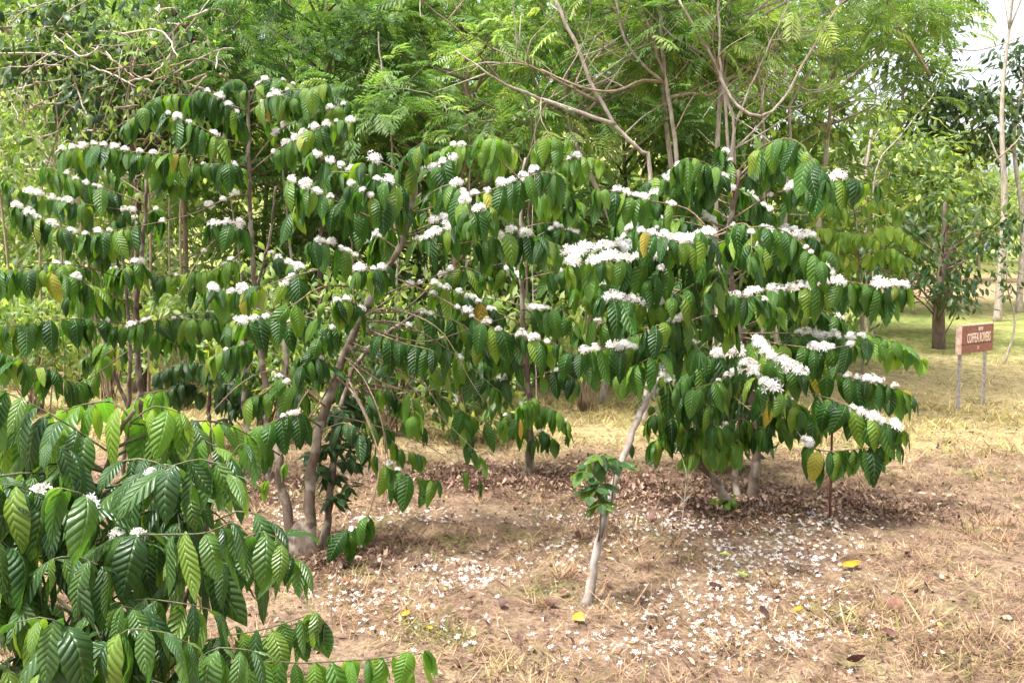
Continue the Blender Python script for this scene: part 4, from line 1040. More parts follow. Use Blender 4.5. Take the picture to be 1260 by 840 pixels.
def bg_tree(label, px, depth, height, radii, cz, clumps, per, tmpls, leafmat, barkmat, size, seed, name='shade_tree', cat='tree', group='trees behind the coffee', flat=0.35, spread=0.6, r0=0.05, lean=0.0, limb_r=0.022, extra=None, twigs=0):
    r = np.random.default_rng(seed)
    x = (px - CX) / F_PX * depth; y = depth
    g = float(gz(x, y))
    root = empty(name, (x, y, g)); tag(root, label, cat, group)
    top = np.array([x + lean, y, g + height * 0.85])
    tr = smooth_path([np.array([x, y, g - 0.1]), np.array([x + lean * 0.2 + r.normal() * 0.12, y, g + height * 0.3]), np.array([x + lean * 0.6 + r.normal() * 0.15, y + r.normal() * 0.1, g + height * 0.6]), top], 0.2)
    v, q, t, uv = tube_arrays(tr, r0, r0 * 0.25, 9, lump=0.12)
    link('trunk', mesh_np('trunk', v, q, t, mat=M[barkmat]), root)
    cen = np.array([x + lean * 0.6, y, g + cz])
    cp = crown_points(r, cen, radii, clumps)
    cp[:, 2] = np.maximum(cp[:, 2], g + 0.35)
    specs = []
    for c in cp:
        zt = np.clip(c[2] - 0.4 - 0.5 * np.hypot(c[0] - x, c[1] - y) * 0.5, g + height * 0.18, g + height * 0.8)
        st = tr[int(np.argmin(np.abs(tr[:, 2] - zt)))]
        mid = st * 0.5 + c * 0.5 + r.normal(size=3) * 0.15
        specs.append((smooth_path([st, mid, c], 0.25), limb_r * (0.6 + 0.7 * r.random()), 0.004, 5, {}))
    link('limbs', tubes_mesh('limbs', specs, M[barkmat]), root)
    n = clumps * per
    ci = np.repeat(np.arange(clumps), per)
    sp = spread * (0.6 + 0.8 * r.random(clumps))[ci]
    off = r.normal(size=(n, 3)) * np.stack([sp, sp, sp * flat], -1) * 0.6
    pos = cp[ci] + off
    yaw = np.arctan2(off[:, 1], off[:, 0]) + r.normal(size=n) * 0.7
    tone = (r.random(clumps)[ci] * 0.55 + r.random(n) * 0.45) * 0.999
    m = xf(pos, yaw, 0.15 + r.normal(size=n) * 0.35, r.normal(size=n) * 0.35, size * (0.7 + 0.6 * r.random(n)))
    link('crown', scatter('crown', tmpls, r.integers(0, len(tmpls), n), m, tone, M[leafmat]), root)
    if extra:
        near = tr
        for pts, a, b, key in extra:
            q3 = [P(*p) for p in pts]
            dist = np.linalg.norm(near - q3[0], axis=1)
            if dist.min() > 0.25:                           # a stem of its own rises from the ground; a high limb springs from the trunk
                if q3[0][2] < 3.9:
                    gx, gy = q3[0][0] + 0.12 * r.normal(), q3[0][1] + 0.05
                    gp = np.array([gx, gy, float(gz(gx, gy)) - 0.05])
                    q3 = [gp, gp * 0.45 + q3[0] * 0.55 + np.array([0.04 * r.normal(), 0, 0])] + q3
                else:
                    t0 = tr[int(np.argmin(np.linalg.norm(tr - q3[0], axis=1)))]
                    q3 = [t0, (t0 + q3[0]) / 2 + np.array([0, 0, 0.15])] + q3
            p3 = smooth_path(q3, 0.12)
            near = np.concatenate([near, p3])
            for q in range(twigs):                          # thin bare side twigs
                st = p3[int(len(p3) * (0.15 + 0.8 * r.random()))]
                d = r.normal(size=3) * np.array([1, 0.6, 0.7]) + np.array([0, -0.1, 0.55]); d *= (0.35 + 0.65 * r.random()) / np.linalg.norm(d)
                tw = smooth_path([st, st + d * 0.5 + r.normal(size=3) * 0.07, st + d + np.array([0, 0, 0.12 * r.normal()])], 0.1)
                link('twig', tubes_mesh('twig', [(tw, 0.006 + 0.004 * r.random(), 0.002, 5, {})], M[['limb', 'limb_brown', 'limb'][q % 3]]), root)
            link('bare_branch', tubes_mesh('bare_branch', [(p3 + 0.006 * r.normal(size=p3.shape), a * 0.72, b * 0.72, 7, dict(lump=0.1))], M[key]), root)
    return root

# feathery leaved shade trees close behind the coffee
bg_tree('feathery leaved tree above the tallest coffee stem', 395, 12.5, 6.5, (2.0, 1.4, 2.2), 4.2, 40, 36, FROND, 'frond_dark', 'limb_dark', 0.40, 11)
bg_tree('feathery bright green tree behind the middle of the coffee row', 560, 11.5, 6.5, (1.7, 1.2, 1.9), 4.0, 40, 34, FROND, 'frond', 'limb_brown', 0.36, 12, twigs=5,
        extra=[([(653, 137, 10.4), (617, 100, 10.4), (563, 37, 10.5), (517, 0, 10.6), (490, -30, 10.6)], 0.022, 0.014, 'limb_dark'),
               ([(480, 160, 11), (470, 90, 11), (465, 40, 11)], 0.025, 0.015, 'limb'),
               ([(578, 165, 10.8), (560, 140, 10.8), (525, 115, 10.8), (440, 105, 10.8)], 0.014, 0.006, 'limb'),
               ([(575, 170, 10.8), (588, 150, 10.8), (606, 148, 10.7), (620, 120, 10.6)], 0.011, 0.005, 'limb')])
bg_tree('tree with a long pale leaning stem forking above the leaning coffee trunk', 740, 11.0, 6.2, (1.5, 1.0, 1.5), 4.6, 26, 24, FROND, 'frond', 'limb', 0.36, 13, twigs=5,
        extra=[([(800, 205, 9.6), (790, 187, 9.6), (757, 153, 9.6), (733, 113, 9.6), (707, 50, 9.6), (683, 0, 9.6), (670, -40, 9.6)], 0.042, 0.026, 'limb'),
               ([(757, 153, 9.6), (697, 133, 9.5), (623, 103, 9.4), (600, 90, 9.3), (560, 62, 9.3)], 0.034, 0.010, 'limb'),
               ([(738, 126, 9.6), (690, 102, 9.5), (650, 80, 9.4), (606, 60, 9.4)], 0.022, 0.008, 'limb_brown'),
               ([(660, 145, 9.7), (672, 110, 9.6), (680, 88, 9.6), (650, 68, 9.6), (630, 40, 9.6)], 0.010, 0.004, 'limb'),
               ([(722, 85, 9.6), (742, 60, 9.6), (770, 40, 9.6)], 0.012, 0.004, 'limb'),
               ([(728, 100, 9.6), (765, 72, 9.7), (800, 50, 9.8)], 0.012, 0.004, 'limb')])
bg_tree('tree with a slim grey trunk and bare curved side limbs behind the broad coffee', 825, 10.6, 6.4, (1.5, 1.1, 1.3), 5.0, 22, 24, FROND, 'frond', 'limb', 0.36, 14, twigs=5,
        extra=[([(832, 200, 9.9), (828, 150, 9.9), (820, 105, 9.9), (814, 50, 9.9), (812, -20, 9.9)], 0.044, 0.028, 'limb'),
               ([(820, 105, 9.9), (790, 78, 9.8), (770, 50, 9.8), (758, 0, 9.8), (756, -30, 9.8)], 0.024, 0.016, 'limb'),
               ([(819, 100, 9.9), (803, 50, 9.8), (785, 0, 9.8), (778, -20, 9.8)], 0.024, 0.015, 'limb_brown'),
               ([(818, 102, 9.9), (793, 99, 9.7), (757, 112, 9.6), (713, 107, 9.5), (650, 80, 9.4), (603, 80, 9.3)], 0.024, 0.008, 'limb_brown'),
               ([(824, 118, 9.9), (848, 115, 9.8), (873, 117, 9.8), (917, 90, 9.8), (967, 43, 9.8), (990, 15, 9.8)], 0.026, 0.010, 'limb_brown')])
bg_tree('tree of many thin pale stems, one bent into a loop, behind the broad coffee', 898, 10.0, 6.2, (1.6, 1.0, 1.2), 5.1, 24, 24, FROND, 'frond', 'limb', 0.36, 15, twigs=5,
        extra=[([(898, 260, 9.5), (897, 193, 9.5), (893, 140, 9.5), (887, 83, 9.5), (883, 0, 9.5), (882, -30, 9.5)], 0.034, 0.016, 'limb'),
               ([(902, 255, 9.4), (902, 187, 9.4), (901, 143, 9.4), (880, 77, 9.4), (860, 43, 9.3), (835, 0, 9.3)], 0.030, 0.016, 'limb'),
               ([(904, 250, 9.45), (904, 200, 9.45), (906, 150, 9.4), (930, 93, 9.4), (967, 10, 9.4), (975, -20, 9.4)], 0.020, 0.010, 'limb'),
               ([(886, 95, 9.4), (907, 130, 9.3), (937, 143, 9.3), (963, 123, 9.3), (997, 63, 9.3), (1037, 0, 9.3), (1050, -20, 9.3)], 0.022, 0.014, 'limb'),
               ([(903, 185, 9.5), (940, 148, 9.5), (970, 108, 9.5), (960, 70, 9.5), (935, 58, 9.5)], 0.016, 0.006, 'limb'),
               ([(935, 82, 9.4), (970, 100, 9.5), (1005, 122, 9.6)], 0.012, 0.005, 'limb_brown'),
               ([(941, 190, 10.5), (938, 130, 10.5), (930, 80, 10.5)], 0.032, 0.024, 'limb'),
               ([(972, 185, 10.6), (973, 130, 10.6), (990, 100, 10.6), (998, 85, 10.6)], 0.034, 0.026, 'limb')])
bg_tree('feathery tree with a drooping lime green crown over the yellowish young coffee', 1010, 12.5, 6.8, (1.5, 1.4, 1.5), 5.4, 30, 30, FROND, 'frond', 'limb', 0.42, 16,
        extra=[([(1085, -10, 11), (1105, 30, 11), (1125, 62, 11), (1144, 92, 11)], 0.030, 0.024, 'limb_brown')])
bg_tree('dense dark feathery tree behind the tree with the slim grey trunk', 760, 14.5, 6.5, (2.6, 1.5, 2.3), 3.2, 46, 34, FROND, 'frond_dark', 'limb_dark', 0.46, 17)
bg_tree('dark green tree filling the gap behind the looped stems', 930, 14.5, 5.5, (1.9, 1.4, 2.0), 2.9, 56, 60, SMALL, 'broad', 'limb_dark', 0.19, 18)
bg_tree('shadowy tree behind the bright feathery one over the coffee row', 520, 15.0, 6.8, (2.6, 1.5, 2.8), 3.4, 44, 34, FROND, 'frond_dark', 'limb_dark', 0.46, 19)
bg_tree('thin crowned pale barked tree beyond the tallest coffee', 330, 15.5, 7.5, (2.2, 1.5, 2.8), 4.0, 42, 34, FROND, 'frond', 'limb', 0.42, 20, twigs=6,
        extra=[([(350, 220, 12.2), (345, 120, 12.2), (360, 40, 12.2), (352, -20, 12.2)], 0.03, 0.018, 'limb'), ([(280, 200, 12.4), (300, 110, 12.4), (290, 40, 12.4), (310, -20, 12.4)], 0.022, 0.012, 'limb'), ([(430, 190, 12), (420, 110, 12), (445, 40, 12), (450, -20, 12)], 0.024, 0.014, 'limb_brown')])
bg_tree('yellow green bushy tree behind the tangle of vines', 170, 15.5, 7.5, (3.0, 1.6, 3.2), 3.8, 70, 70, SMALL, 'broad_yellow', 'limb', 0.15, 21)
bg_tree('pale green leafy tree in the corner above the vines', 30, 16.5, 7.2, (2.4, 1.6, 3.0), 4.0, 46, 66, SMALL, 'broad_yellow', 'limb', 0.14, 22)
bg_tree('slender feathery tree between the vines and the tallest coffee', 225, 13.0, 6.5, (1.5, 1.1, 1.8), 4.8, 30, 36, FROND, 'frond', 'limb_brown', 0.38, 23)
# to the right, towards the open slope
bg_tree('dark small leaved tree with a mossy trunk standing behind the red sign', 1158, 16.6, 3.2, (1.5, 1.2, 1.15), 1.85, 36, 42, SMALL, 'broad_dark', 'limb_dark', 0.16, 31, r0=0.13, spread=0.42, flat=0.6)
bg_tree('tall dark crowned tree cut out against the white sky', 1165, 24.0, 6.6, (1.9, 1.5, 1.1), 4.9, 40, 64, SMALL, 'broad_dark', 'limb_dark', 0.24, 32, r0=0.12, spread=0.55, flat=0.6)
bg_tree('pale forked trunk standing on the slope at the edge of the picture', 1228, 21.0, 8.4, (1.2, 1.0, 0.5), 9.8, 4, 40, SMALL, 'broad', 'limb', 0.22, 33, r0=0.10, spread=0.5, flat=0.6,
        extra=[([(1229, 200, 20.9), (1222, 180, 20.9), (1216, 165, 20.9)], 0.04, 0.015, 'limb'), ([(1229, 195, 20.9), (1245, 180, 20.9), (1258, 165, 20.9)], 0.04, 0.015, 'limb_brown')])
bg_tree('straight pale trunk beside the forked one at the edge of the picture', 1254, 23.0, 7.6, (0.9, 1.0, 1.2), 6.0, 8, 50, SMALL, 'broad_dark', 'limb', 0.22, 34, r0=0.09, spread=0.5, flat=0.6)
bg_tree('bushy olive green tree on the slope above the mossy trunk', 1125, 22.5, 4.8, (1.9, 1.3, 1.4), 3.0, 60, 60, SMALL, 'broad', 'limb_brown', 0.20, 35, spread=0.5, flat=0.7)
bg_tree('light green bushy tree on the slope beyond the sign', 1205, 33.0, 5.4, (3.2, 1.6, 2.0), 3.6, 56, 60, SMALL, 'broad_yellow', 'limb_brown', 0.22, 36, spread=0.5, flat=0.7)
bg_tree('bushy tree behind the yellowish young coffee', 1060, 18.5, 5.2, (2.0, 1.3, 2.0), 3.0, 60, 60, SMALL, 'broad', 'limb', 0.2, 37, spread=0.5, flat=0.7,
        extra=[([(1066, 215, 17), (1070, 180, 17), (1072, 160, 17)], 0.05, 0.035, 'limb'), ([(1078, 210, 16), (1110, 165, 16), (1150, 115, 16)], 0.025, 0.012, 'limb')])
bg_tree('thin pole of a young tree with a few leaf tufts beside the sign', 1237, 14.6, 2.2, (0.14, 0.14, 0.7), 1.45, 7, 9, SMALL, 'broad_dark', 'limb', 0.13, 38, r0=0.022, spread=0.14, flat=0.5, limb_r=0.005, name='young_tree', cat='young tree')
bg_tree('thick brown trunk standing on green grass behind the coffee stems', 168, 12.2, 5.0, (1.6, 1.2, 1.2), 4.4, 30, 50, SMALL, 'broad_dark', 'limb_dark', 0.2, 39, r0=0.12, spread=0.5, flat=0.6)

bg_tree('airy dark tree reaching the top edge of the picture left of the sky gap', 1108, 23.0, 9.5, (0.8, 1.0, 1.6), 7.2, 18, 56, SMALL, 'broad_dark', 'limb_dark', 0.22, 40, r0=0.08, spread=0.5, flat=0.6,
        extra=[([(1095, -15, 22), (1150, 48, 22), (1200, 62, 22), (1262, 44, 22)], 0.03, 0.02, 'limb'), ([(1060, 30, 22), (1100, 62, 22), (1150, 66, 22), (1185, 62, 22)], 0.022, 0.012, 'limb')])

# the tangle of bare brown vines on the left
def vine_thicket():
    r = np.random.default_rng(77)
    base = P(95, 400, 10.8)
    root = empty('vine_tangle', (base[0], base[1], float(gz(base[0], base[1])))); tag(root, 'tangle of bare brown vines and twigs above the coffee in the corner', 'vines')
    lines = [[(-20, 36), (40, 32), (80, 45), (130, 68), (165, 95)], [(-20, 68), (60, 67), (120, 85), (160, 103), (190, 125)], [(48, 128), (80, 129), (100, 138), (113, 152)], [(113, 152), (108, 140), (122, 122), (135, 105)],
             [(110, 56), (150, 55), (180, 40), (192, 15)], [(-20, 25), (20, 15), (60, 3), (90, -5)], [(130, 85), (180, 80), (220, 68), (250, 58)], [(160, 100), (190, 90), (215, 60), (235, 30), (258, 0)], [(110, 150), (95, 110), (85, 85), (60, 80), (0, 85)],
             [(170, 120), (200, 95), (230, 110)], [(150, 170), (165, 130), (160, 95), (170, 60)], [(200, 160), (190, 120), (215, 85)], [(0, 150), (30, 185), (45, 220)], [(70, 210), (40, 165), (10, 130)], [(245, 35), (265, 65), (285, 90)],
             [(100, 200), (98, 150), (90, 110)], [(105, 205), (115, 160), (128, 120), (140, 90)], [(120, 210), (140, 160), (175, 140)]]
    for k in range(70):
        x0, y0 = r.random() * 290 - 10, 20 + r.random() * 200
        a = r.random() * 6.28; l = 30 + 60 * r.random()
        lines.append([(x0, y0), (x0 + math.cos(a) * l * .5 + r.normal() * 8, y0 + math.sin(a) * l * .35 + r.normal() * 8), (x0 + math.cos(a + .4) * l, y0 + math.sin(a + .4) * l * .7)])
    for k, ln in enumerate(lines):
        d = 10.3 + 1.2 * r.random()
        p = smooth_path([P(a, b, d + 0.25 * r.normal()) for a, b in ln], 0.08)
        w = 0.018 if k < 4 else 0.007 + 0.009 * r.random()
        link('vine', tubes_mesh('vine', [(p + 0.006 * r.normal(size=p.shape), w, w * 0.45, 6, dict(lump=0.1))], M[['limb_brown', 'limb', 'limb'][k % 3]]), root)
    for k in range(9):                                       # the upright stems that carry the tangle
        px = 20 + 27 * k + r.normal() * 8
        x = (px - CX) / F_PX * 11.0
        p = smooth_path([np.array([x, 11.0, gz(x, 11.0) - 0.05]), P(px + r.normal() * 12, 250, 10.9), P(px + r.normal() * 25, 150, 10.8), P(px + r.normal() * 40, 40, 10.7)], 0.12)
        link('vine', tubes_mesh('vine', [(p, 0.015 + 0.01 * r.random(), 0.006, 6, dict(lump=0.1))], M['limb_brown']), root)
    n = 4200
    px = r.random(n) * 300 - 20; py = 10 + r.random(n) * 230
    cl = np.sin(px * 0.045 + 1) * np.sin(py * 0.06) + 0.4 * np.sin(px * 0.13 + py * 0.1)
    k = r.random(n) < 0.5 + 0.5 * cl
    px, py = px[k], py[k]; n = len(px)
    pos = np.array([P(a, b, 10.2 + 2.2 * r.random()) for a, b in zip(px, py)])
    m = xf(pos, r.random(n) * 6.28, 0.5 + r.normal(size=n) * 0.4, r.normal(size=n) * 0.4, 0.05 + 0.08 * r.random(n))
    tag(link('foliage', scatter('foliage', SMALL, r.integers(0, 3, n), m, r.random(n), M['broad_yellow']), root), kind='stuff')
    cs = r.random((7, 2)) * np.array([280, 150])
    pos = np.concatenate([np.array([P(c[0], c[1], 10.0 + r.random())]) + r.normal(size=(9, 3)) * np.array([.10, .10, .14]) for c in cs])
    n = len(pos)
    m = xf(pos, r.random(n) * 6.28, 0.3 + r.normal(size=n) * 0.3, r.normal(size=n) * 0.3, 0.12 + 0.08 * r.random(n))
    tag(link('hanging_leaves', scatter('hanging_leaves', HANG, r.integers(0, 8, n), m, r.random(n), M['broad_dark']), root), kind='stuff')
vine_thicket()

# sunlit shrubs just behind the coffee
def sunny_shrub(label, px, depth, h, w, seed, matkey):
    r = np.random.default_rng(seed)
    x = (px - CX) / F_PX * depth; g = float(gz(x, depth))
    root = empty('shrub', (x, depth, g)); tag(root, label, 'shrub', 'low shrubs behind the coffee')
    c = np.array([x, depth, g])
    tips = c + np.stack([r.normal(size=22) * w * 0.5, r.normal(size=22) * w * 0.4, h * (0.35 + 0.65 * r.random(22))], -1)
    link('stems', tubes_mesh('stems', [(smooth_path([c + r.normal(size=3) * np.array([.05, .05, 0]), (c + t) / 2 + np.array([0, 0, h * 0.12]), t], 0.15), 0.010, 0.003, 5, {}) for t in tips], M['limb_brown']), root)
    n = 22 * 34; ci = np.repeat(np.arange(22), 34)
    pos = tips[ci] + r.normal(size=(n, 3)) * np.array([.16, .16, .14]); pos[:, 2] = np.maximum(pos[:, 2], g + 0.03)
    m = xf(pos, r.random(n) * 6.28, 0.35 + r.normal(size=n) * 0.4, r.normal(size=n) * 0.4, 0.07 + 0.09 * r.random(n))
    link('foliage', scatter('foliage', SMALL, r.integers(0, 3, n), m, (r.random(22)[ci] * 0.6 + 0.4 * r.random(n)) * 0.999, M[matkey]), root)
for k, (lab, px, dp, h, w, mk) in enumerate([
    ('yellow green shrub at the edge of the picture behind the dark coffee stems', 40, 10.2, 1.7, 0.7, 'broad_yellow'),
    ('low light green shrub beside the thick brown trunk', 225, 10.6, 1.5, 0.6, 'broad_yellow'),
    ('leafy shrub seen past the thin stem of the tallest coffee tree', 355, 9.6, 1.7, 0.7, 'broad_yellow'),
    ('sunlit shrub behind the bare arching twigs of the knotty stool', 450, 9.8, 1.5, 0.7, 'broad'),
    ('light shrub behind the coffee tree in the dark leaf ring', 585, 10.2, 1.6, 0.8, 'broad_yellow'),
    ('shrub half hidden behind the crown of the leaning coffee tree', 720, 10.4, 1.9, 0.8, 'broad'),
    ('upright shrub between the tallest coffee and the dark stems', 130, 11.4, 2.6, 0.8, 'broad')]):
    sunny_shrub(lab, px, dp, h, w, 300 + k, mk)
for k, (lab, px, dp, h, w, mk) in enumerate([
    ('dark leafy shrub in the shade behind the knotty stool', 325, 8.7, 0.95, 0.5, 'broad'),
    ('dark green shrub between the knotty stool and the leaf ring', 478, 8.9, 1.1, 0.6, 'broad_dark'),
    ('leafy shrub behind the hanging leaves left of the leaf ring', 570, 8.6, 1.0, 0.5, 'broad'),
    ('dark shrub behind the stems of the broad flowering tree', 868, 7.4, 0.95, 0.42, 'broad_dark')]):
    sunny_shrub(lab, px, dp, h, w, 340 + k, mk)

# low growth under the shade trees, and the far wood
def undergrowth():
    r = np.random.default_rng(3)
    P_, T_ = [], []
    for k in range(300):
        y = 12.2 + 7 * r.random(); px = -60 + 1090 * r.random()
        x = (px - CX) / F_PX * y
        h = 0.5 + 1.6 * r.random()
        n = 46
        o = r.normal(size=(n, 3)) * np.array([0.45, 0.45, 0.32])
        c = np.array([x, y, float(gz(x, y)) + h * 0.6])
        q = c + o; q[:, 2] = np.maximum(q[:, 2], gz(q[:, 0], q[:, 1]) + 0.05)
        P_.append(q); T_.append(r.random() * 0.6 + 0.4 * r.random(n))
    p = np.concatenate(P_); n = len(p)
    m = xf(p, r.random(n) * 6.28, 0.3 + r.normal(size=n) * 0.4, r.normal(size=n) * 0.4, 0.14 + 0.14 * r.random(n))
    tag(link('undergrowth', scatter('undergrowth', SMALL, r.integers(0, 3, n), m, np.concatenate(T_) * 0.999, M['broad_yellow'])), 'dense low green undergrowth beneath the shade trees', 'undergrowth', kind='stuff')
undergrowth()

def far_wood():
    r = np.random.default_rng(4)
    P_, T_ = [], []
    for k in range(560):
        y = 24 + 14 * r.random(); px = -120 + 1240 * r.random()
        x = (px - CX) / F_PX * y
        z = r.random() ** 0.8 * 15.0
        if px > 960 and y < 34: continue
        if px > 1040: z = r.random() * 4
        n = 62
        o = r.normal(size=(n, 3)) * np.array([1.1, 1.0, 0.75])
        P_.append(np.array([x, y, float(gz(x, y)) + z]) + o); T_.append(r.random() * 0.6 + 0.4 * r.random(n))
    for k in range(40):                                      # right edge, below the sky gaps
        y = 38 + 12 * r.random(); px = 1000 + 350 * r.random()
        x = (px - CX) / F_PX * y
        n = 70
        P_.append(np.array([x, y, float(gz(x, y)) + 0.6 + 3.4 * r.random()]) + r.normal(size=(n, 3)) * np.array([1.0, .8, .6])); T_.append(r.random() * 0.6 + 0.4 * r.random(n))
    p = np.concatenate(P_); p[:, 2] = np.maximum(p[:, 2], gz(p[:, 0], p[:, 1])); n = len(p)
    m = xf(p, r.random(n) * 6.28, 0.3 + r.normal(size=n) * 0.5, r.normal(size=n) * 0.5, 0.34 + 0.3 * r.random(n))
    tag(link('far_wood', scatter('far_wood', SMALL, r.integers(0, 3, n), m, np.concatenate(T_) * 0.999, M['broad'])), 'far off green wood closing the view behind the shade trees', 'woods', kind='stuff')
far_wood()

# ------------------------------------------------------------------ signs and stakes
def box_arrays(sx, sy, sz, bev=0.004):
    import bmesh
    bm = bmesh.new(); bmesh.ops.create_cube(bm, size=1.0)
    bmesh.ops.scale(bm, vec=(sx, sy, sz), verts=bm.verts)
    bmesh.ops.bevel(bm, geom=bm.edges[:], offset=bev, segments=2, affect='EDGES')
    return bm
def box_obj(name, size, loc, mat, parent, bev=0.004):
    bm = box_arrays(*size, bev=bev); me = bpy.data.meshes.new(name); bm.to_mesh(me); bm.free(); me.materials.append(M[mat])
    o = bpy.data.objects.new(name, me); COL.objects.link(o); o.location = loc; o.parent = parent
    return o
def text_obj(name, body, size, loc, mat, parent, xs=1.0, depth=0.002):
    cu = bpy.data.curves.new(name, 'FONT'); cu.body = body; cu.size = size; cu.align_x = 'CENTER'; cu.align_y = 'CENTER'; cu.extrude = depth; cu.resolution_u = 2; cu.offset = 0.0012
    tmp = bpy.data.objects.new(name + '_tmp', cu); COL.objects.link(tmp)
    dg = bpy.context.evaluated_depsgraph_get()
    me = bpy.data.meshes.new_from_object(tmp.evaluated_get(dg)); bpy.data.objects.remove(tmp); me.materials.clear(); me.materials.append(M[mat])
    o = bpy.data.objects.new(name, me); COL.objects.link(o); o.location = loc; o.rotation_euler = (math.pi / 2, 0, 0); o.scale = (xs, 1, 1); o.parent = parent
    return o

def plant_sign():
    a, b = P(1182, 506, 10.45), P(1213, 497, 10.9)
    mid = (a + b) / 2
    yaw = math.atan2(b[1] - a[1], b[0] - a[0])
    g = float(gz(mid[0], mid[1]))
    root = empty('plant_sign', (mid[0], mid[1], g)); root.rotation_euler = (0, 0, yaw)
    tag(root, 'dark red wooden name board with cream lettering on two grey metal posts', 'sign')
    W = np.hypot(*(b - a)[:2])
    for s in (-1, 1):
        box_obj('post', (0.042, 0.03, 0.98), (s * W * 0.5, 0.036, 0.45), 'post', root)
    bw, bh, zc = W + 0.17, 0.325, 0.86
    # the board is two planks with a groove between
    box_obj('plank', (bw, 0.04, bh * 0.66), (0, 0, zc + bh * 0.17 + 0.001), 'board', root)
    box_obj('plank', (bw, 0.04, bh * 0.325), (0, 0, zc - bh * 0.335), 'board', root)
    box_obj('groove', (bw - 0.02, 0.026, 0.02), (0, 0.002, zc - bh * 0.165), 'groove', root, 0.001)
    box_obj('side_cap', (0.03, 0.062, bh + 0.006), (-bw / 2 - 0.016, 0.012, zc), 'board_edge', root)
    box_obj('top_cap', (bw, 0.05, 0.014), (0, 0.004, zc + bh / 2 + 0.0085), 'board_edge', root, 0.002)
    text_obj('lettering', 'COFFEA ROVERS', 0.165, (0.02, -0.0212, zc + 0.012), 'letter', root, xs=(bw * 0.86) / (0.165 * 8.6))
    text_obj('small_lettering', 'RUTN', 0.062, (0.06, -0.0212, zc + 0.118), 'letter', root, xs=0.75)
    text_obj('small_lettering', '13', 0.058, (0.0, -0.0212, zc - 0.105), 'letter_small', root)
plant_sign()

def stake():
    p = P(1021, 648, 5.85)
    g = float(gz(p[0], p[1]))
    root = empty('marker_stake', (p[0], p[1], g)); tag(root, 'thin rusty stake with a small red plate under the broad flowering tree', 'stake')
    me = tubes_mesh('rod', [(np.array([[p[0], p[1], g - 0.05], [p[0] - 0.003, p[1], g + 0.35], [p[0] - 0.004, p[1], g + 0.74]]), 0.0085, 0.008, 7, {})], M['rust'])
    link('rod', me, root)
    box_obj('plate', (0.12, 0.008, 0.05), (-0.05, -0.014, 0.705), 'board', root, 0.002)
stake()

# a bare dead seedling in the mulch
def dead_seedling():
    b = P(838, 650, 5.8); g = float(gz(b[0], b[1])); b[2] = g
    root = empty('dead_seedling', tuple(b)); tag(root, 'bare dead twiggy seedling standing in the mulch left of the sprout', 'dead twig')
    r = np.random.default_rng(9)
    main = smooth_path([b - np.array([0, 0, .03]), b + np.array([.02, 0, .15]), b + np.array([.03, 0, .34])], 0.05)
    link('stem', tubes_mesh('stem', [(main, 0.005, 0.002, 5, {})], M['limb']), root)
    for k in range(9):
        s = main[2 + k % 5]; d = r.normal(size=3) * np.array([.14, .1, .06]) + np.array([0, 0, .05])
        link('twig', tubes_mesh('twig', [(smooth_path([s, s + d * 0.6 + np.array([0, 0, .02]), s + d], 0.05), 0.0025, 0.001, 4, {})], M['limb']), root)
dead_seedling()

# ------------------------------------------------------------------ single fallen leaves
def fallen(px, py, size, yaw, matkey, label, tmpl=0, name='fallen_leaf', group='leaves fallen on the dry grass', roll=0.0, pitch=-0.35):
    d = EYE * F_PX / (py - HOR)
    x, y = (px - CX) / F_PX * d, d
    key = ('ovate' if tmpl < 4 else 'hang', tmpl % 4, matkey)
    o = link(name, leaf_mesh(*key), None, to_matrix(xf(np.array([x, y, float(gz(x, y)) + 0.03]), yaw, pitch, roll, size)[0]))
    tag(o, label, 'fallen leaf', group)
fallen(1045, 707, 0.125, 0.1, 'yellow_leaf', 'bright yellow leaf lying among petals on the open ground', 2)
fallen(708, 768, 0.10, -1.2, 'yellow_leaf', 'yellow leaf standing on edge at the foot of the leaning trunk', 0, roll=0.5)
fallen(985, 768, 0.06, 0.2, 'yellow_leaf', 'small yellow leaf on the ground below the bright yellow one', 2)
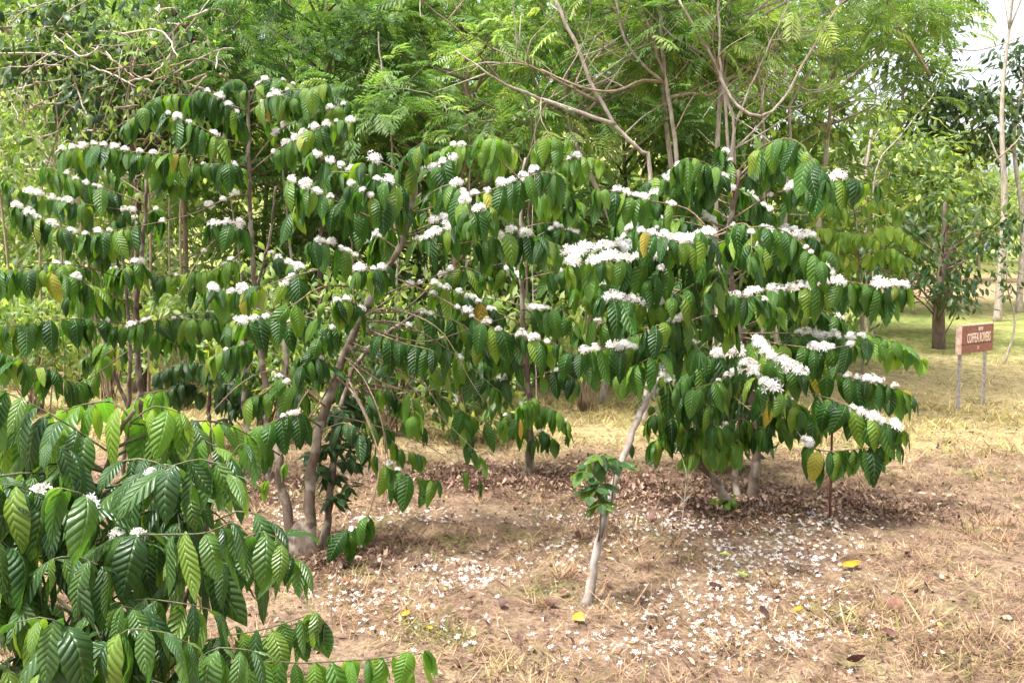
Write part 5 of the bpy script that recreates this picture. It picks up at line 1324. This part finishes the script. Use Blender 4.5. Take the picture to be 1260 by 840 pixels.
fallen(940, 640, 0.085, 0.5, 'orange_leaf', 'curled orange leaf beside the stems of the broad tree', 1)
fallen(918, 641, 0.07, 2.5, 'orange_leaf', 'smaller orange brown leaf touching the stems of the broad tree', 0)
fallen(415, 733, 0.085, 0.4, 'red_leaf', 'red leaf on the grass right of the knotty stool', 1)
fallen(928, 724, 0.07, 2.8, 'green_leaf', 'fresh lime green leaf lying among fallen petals', 2)
fallen(490, 782, 0.06, 0.9, 'yellow_leaf', 'pale yellow leaf on the grass near the bush tips', 2)
fallen(528, 797, 0.05, 2.0, 'yellow_leaf', 'tiny yellow leaf just above the lowest bush tip', 0)
fallen(905, 697, 0.07, 2.7, 'green_leaf', 'yellowish green leaf lying above the lime green one', 0)
_r = np.random.default_rng(21)
spots = [(878, 735, .10, 'dark brown dead leaf among the petals, below the fresh green ones'), (955, 770, .12, 'largest dark brown dead leaf, lying in the thick of the petals'),
         (690, 742, .08, 'dark dead leaf just behind the foot of the leaning trunk'), (1105, 762, .10, 'maroon dead leaf on the petal free grass right of the yellow leaves'),
         (745, 727, .09, 'dark dead leaf just in front of the leaning trunk, among petals'), (670, 752, .08, 'curled dark leaf left of the leaning trunk foot'),
         (712, 680, .10, 'long reddish brown dead leaf beside the leaning trunk halfway up'), (1120, 800, .09, 'dark dead leaf lowest of those on the open grass'),
         (1200, 720, .07, 'small dark dead leaf nearest the edge of the open grass'), (1125, 690, .08, 'curled dark leaf on the grass right of the bright yellow leaf'),
         (430, 704, .08, 'brown dead leaf near the whip tip hanging from the knotty stool'), (620, 760, .08, 'curled brown leaf on bare grass between the drifts of petals'),
         (1055, 832, .09, 'twisted dark leaf at the bottom edge of the picture'), (1045, 668, .07, 'dark dead leaf between the rusty stake and the bright yellow leaf'),
         (1180, 775, .06, 'tiny brown leaf on the open grass in the corner'), (800, 655, .09, 'dark leaf lying in front of the bare dead seedling')]
for px, py, s_, lab in spots:
    fallen(px, py, s_, _r.random() * 6.28, 'dead_leaf', lab, int(_r.integers(0, 4)), roll=2.6 + _r.normal() * 0.5, pitch=_r.normal() * 0.3)
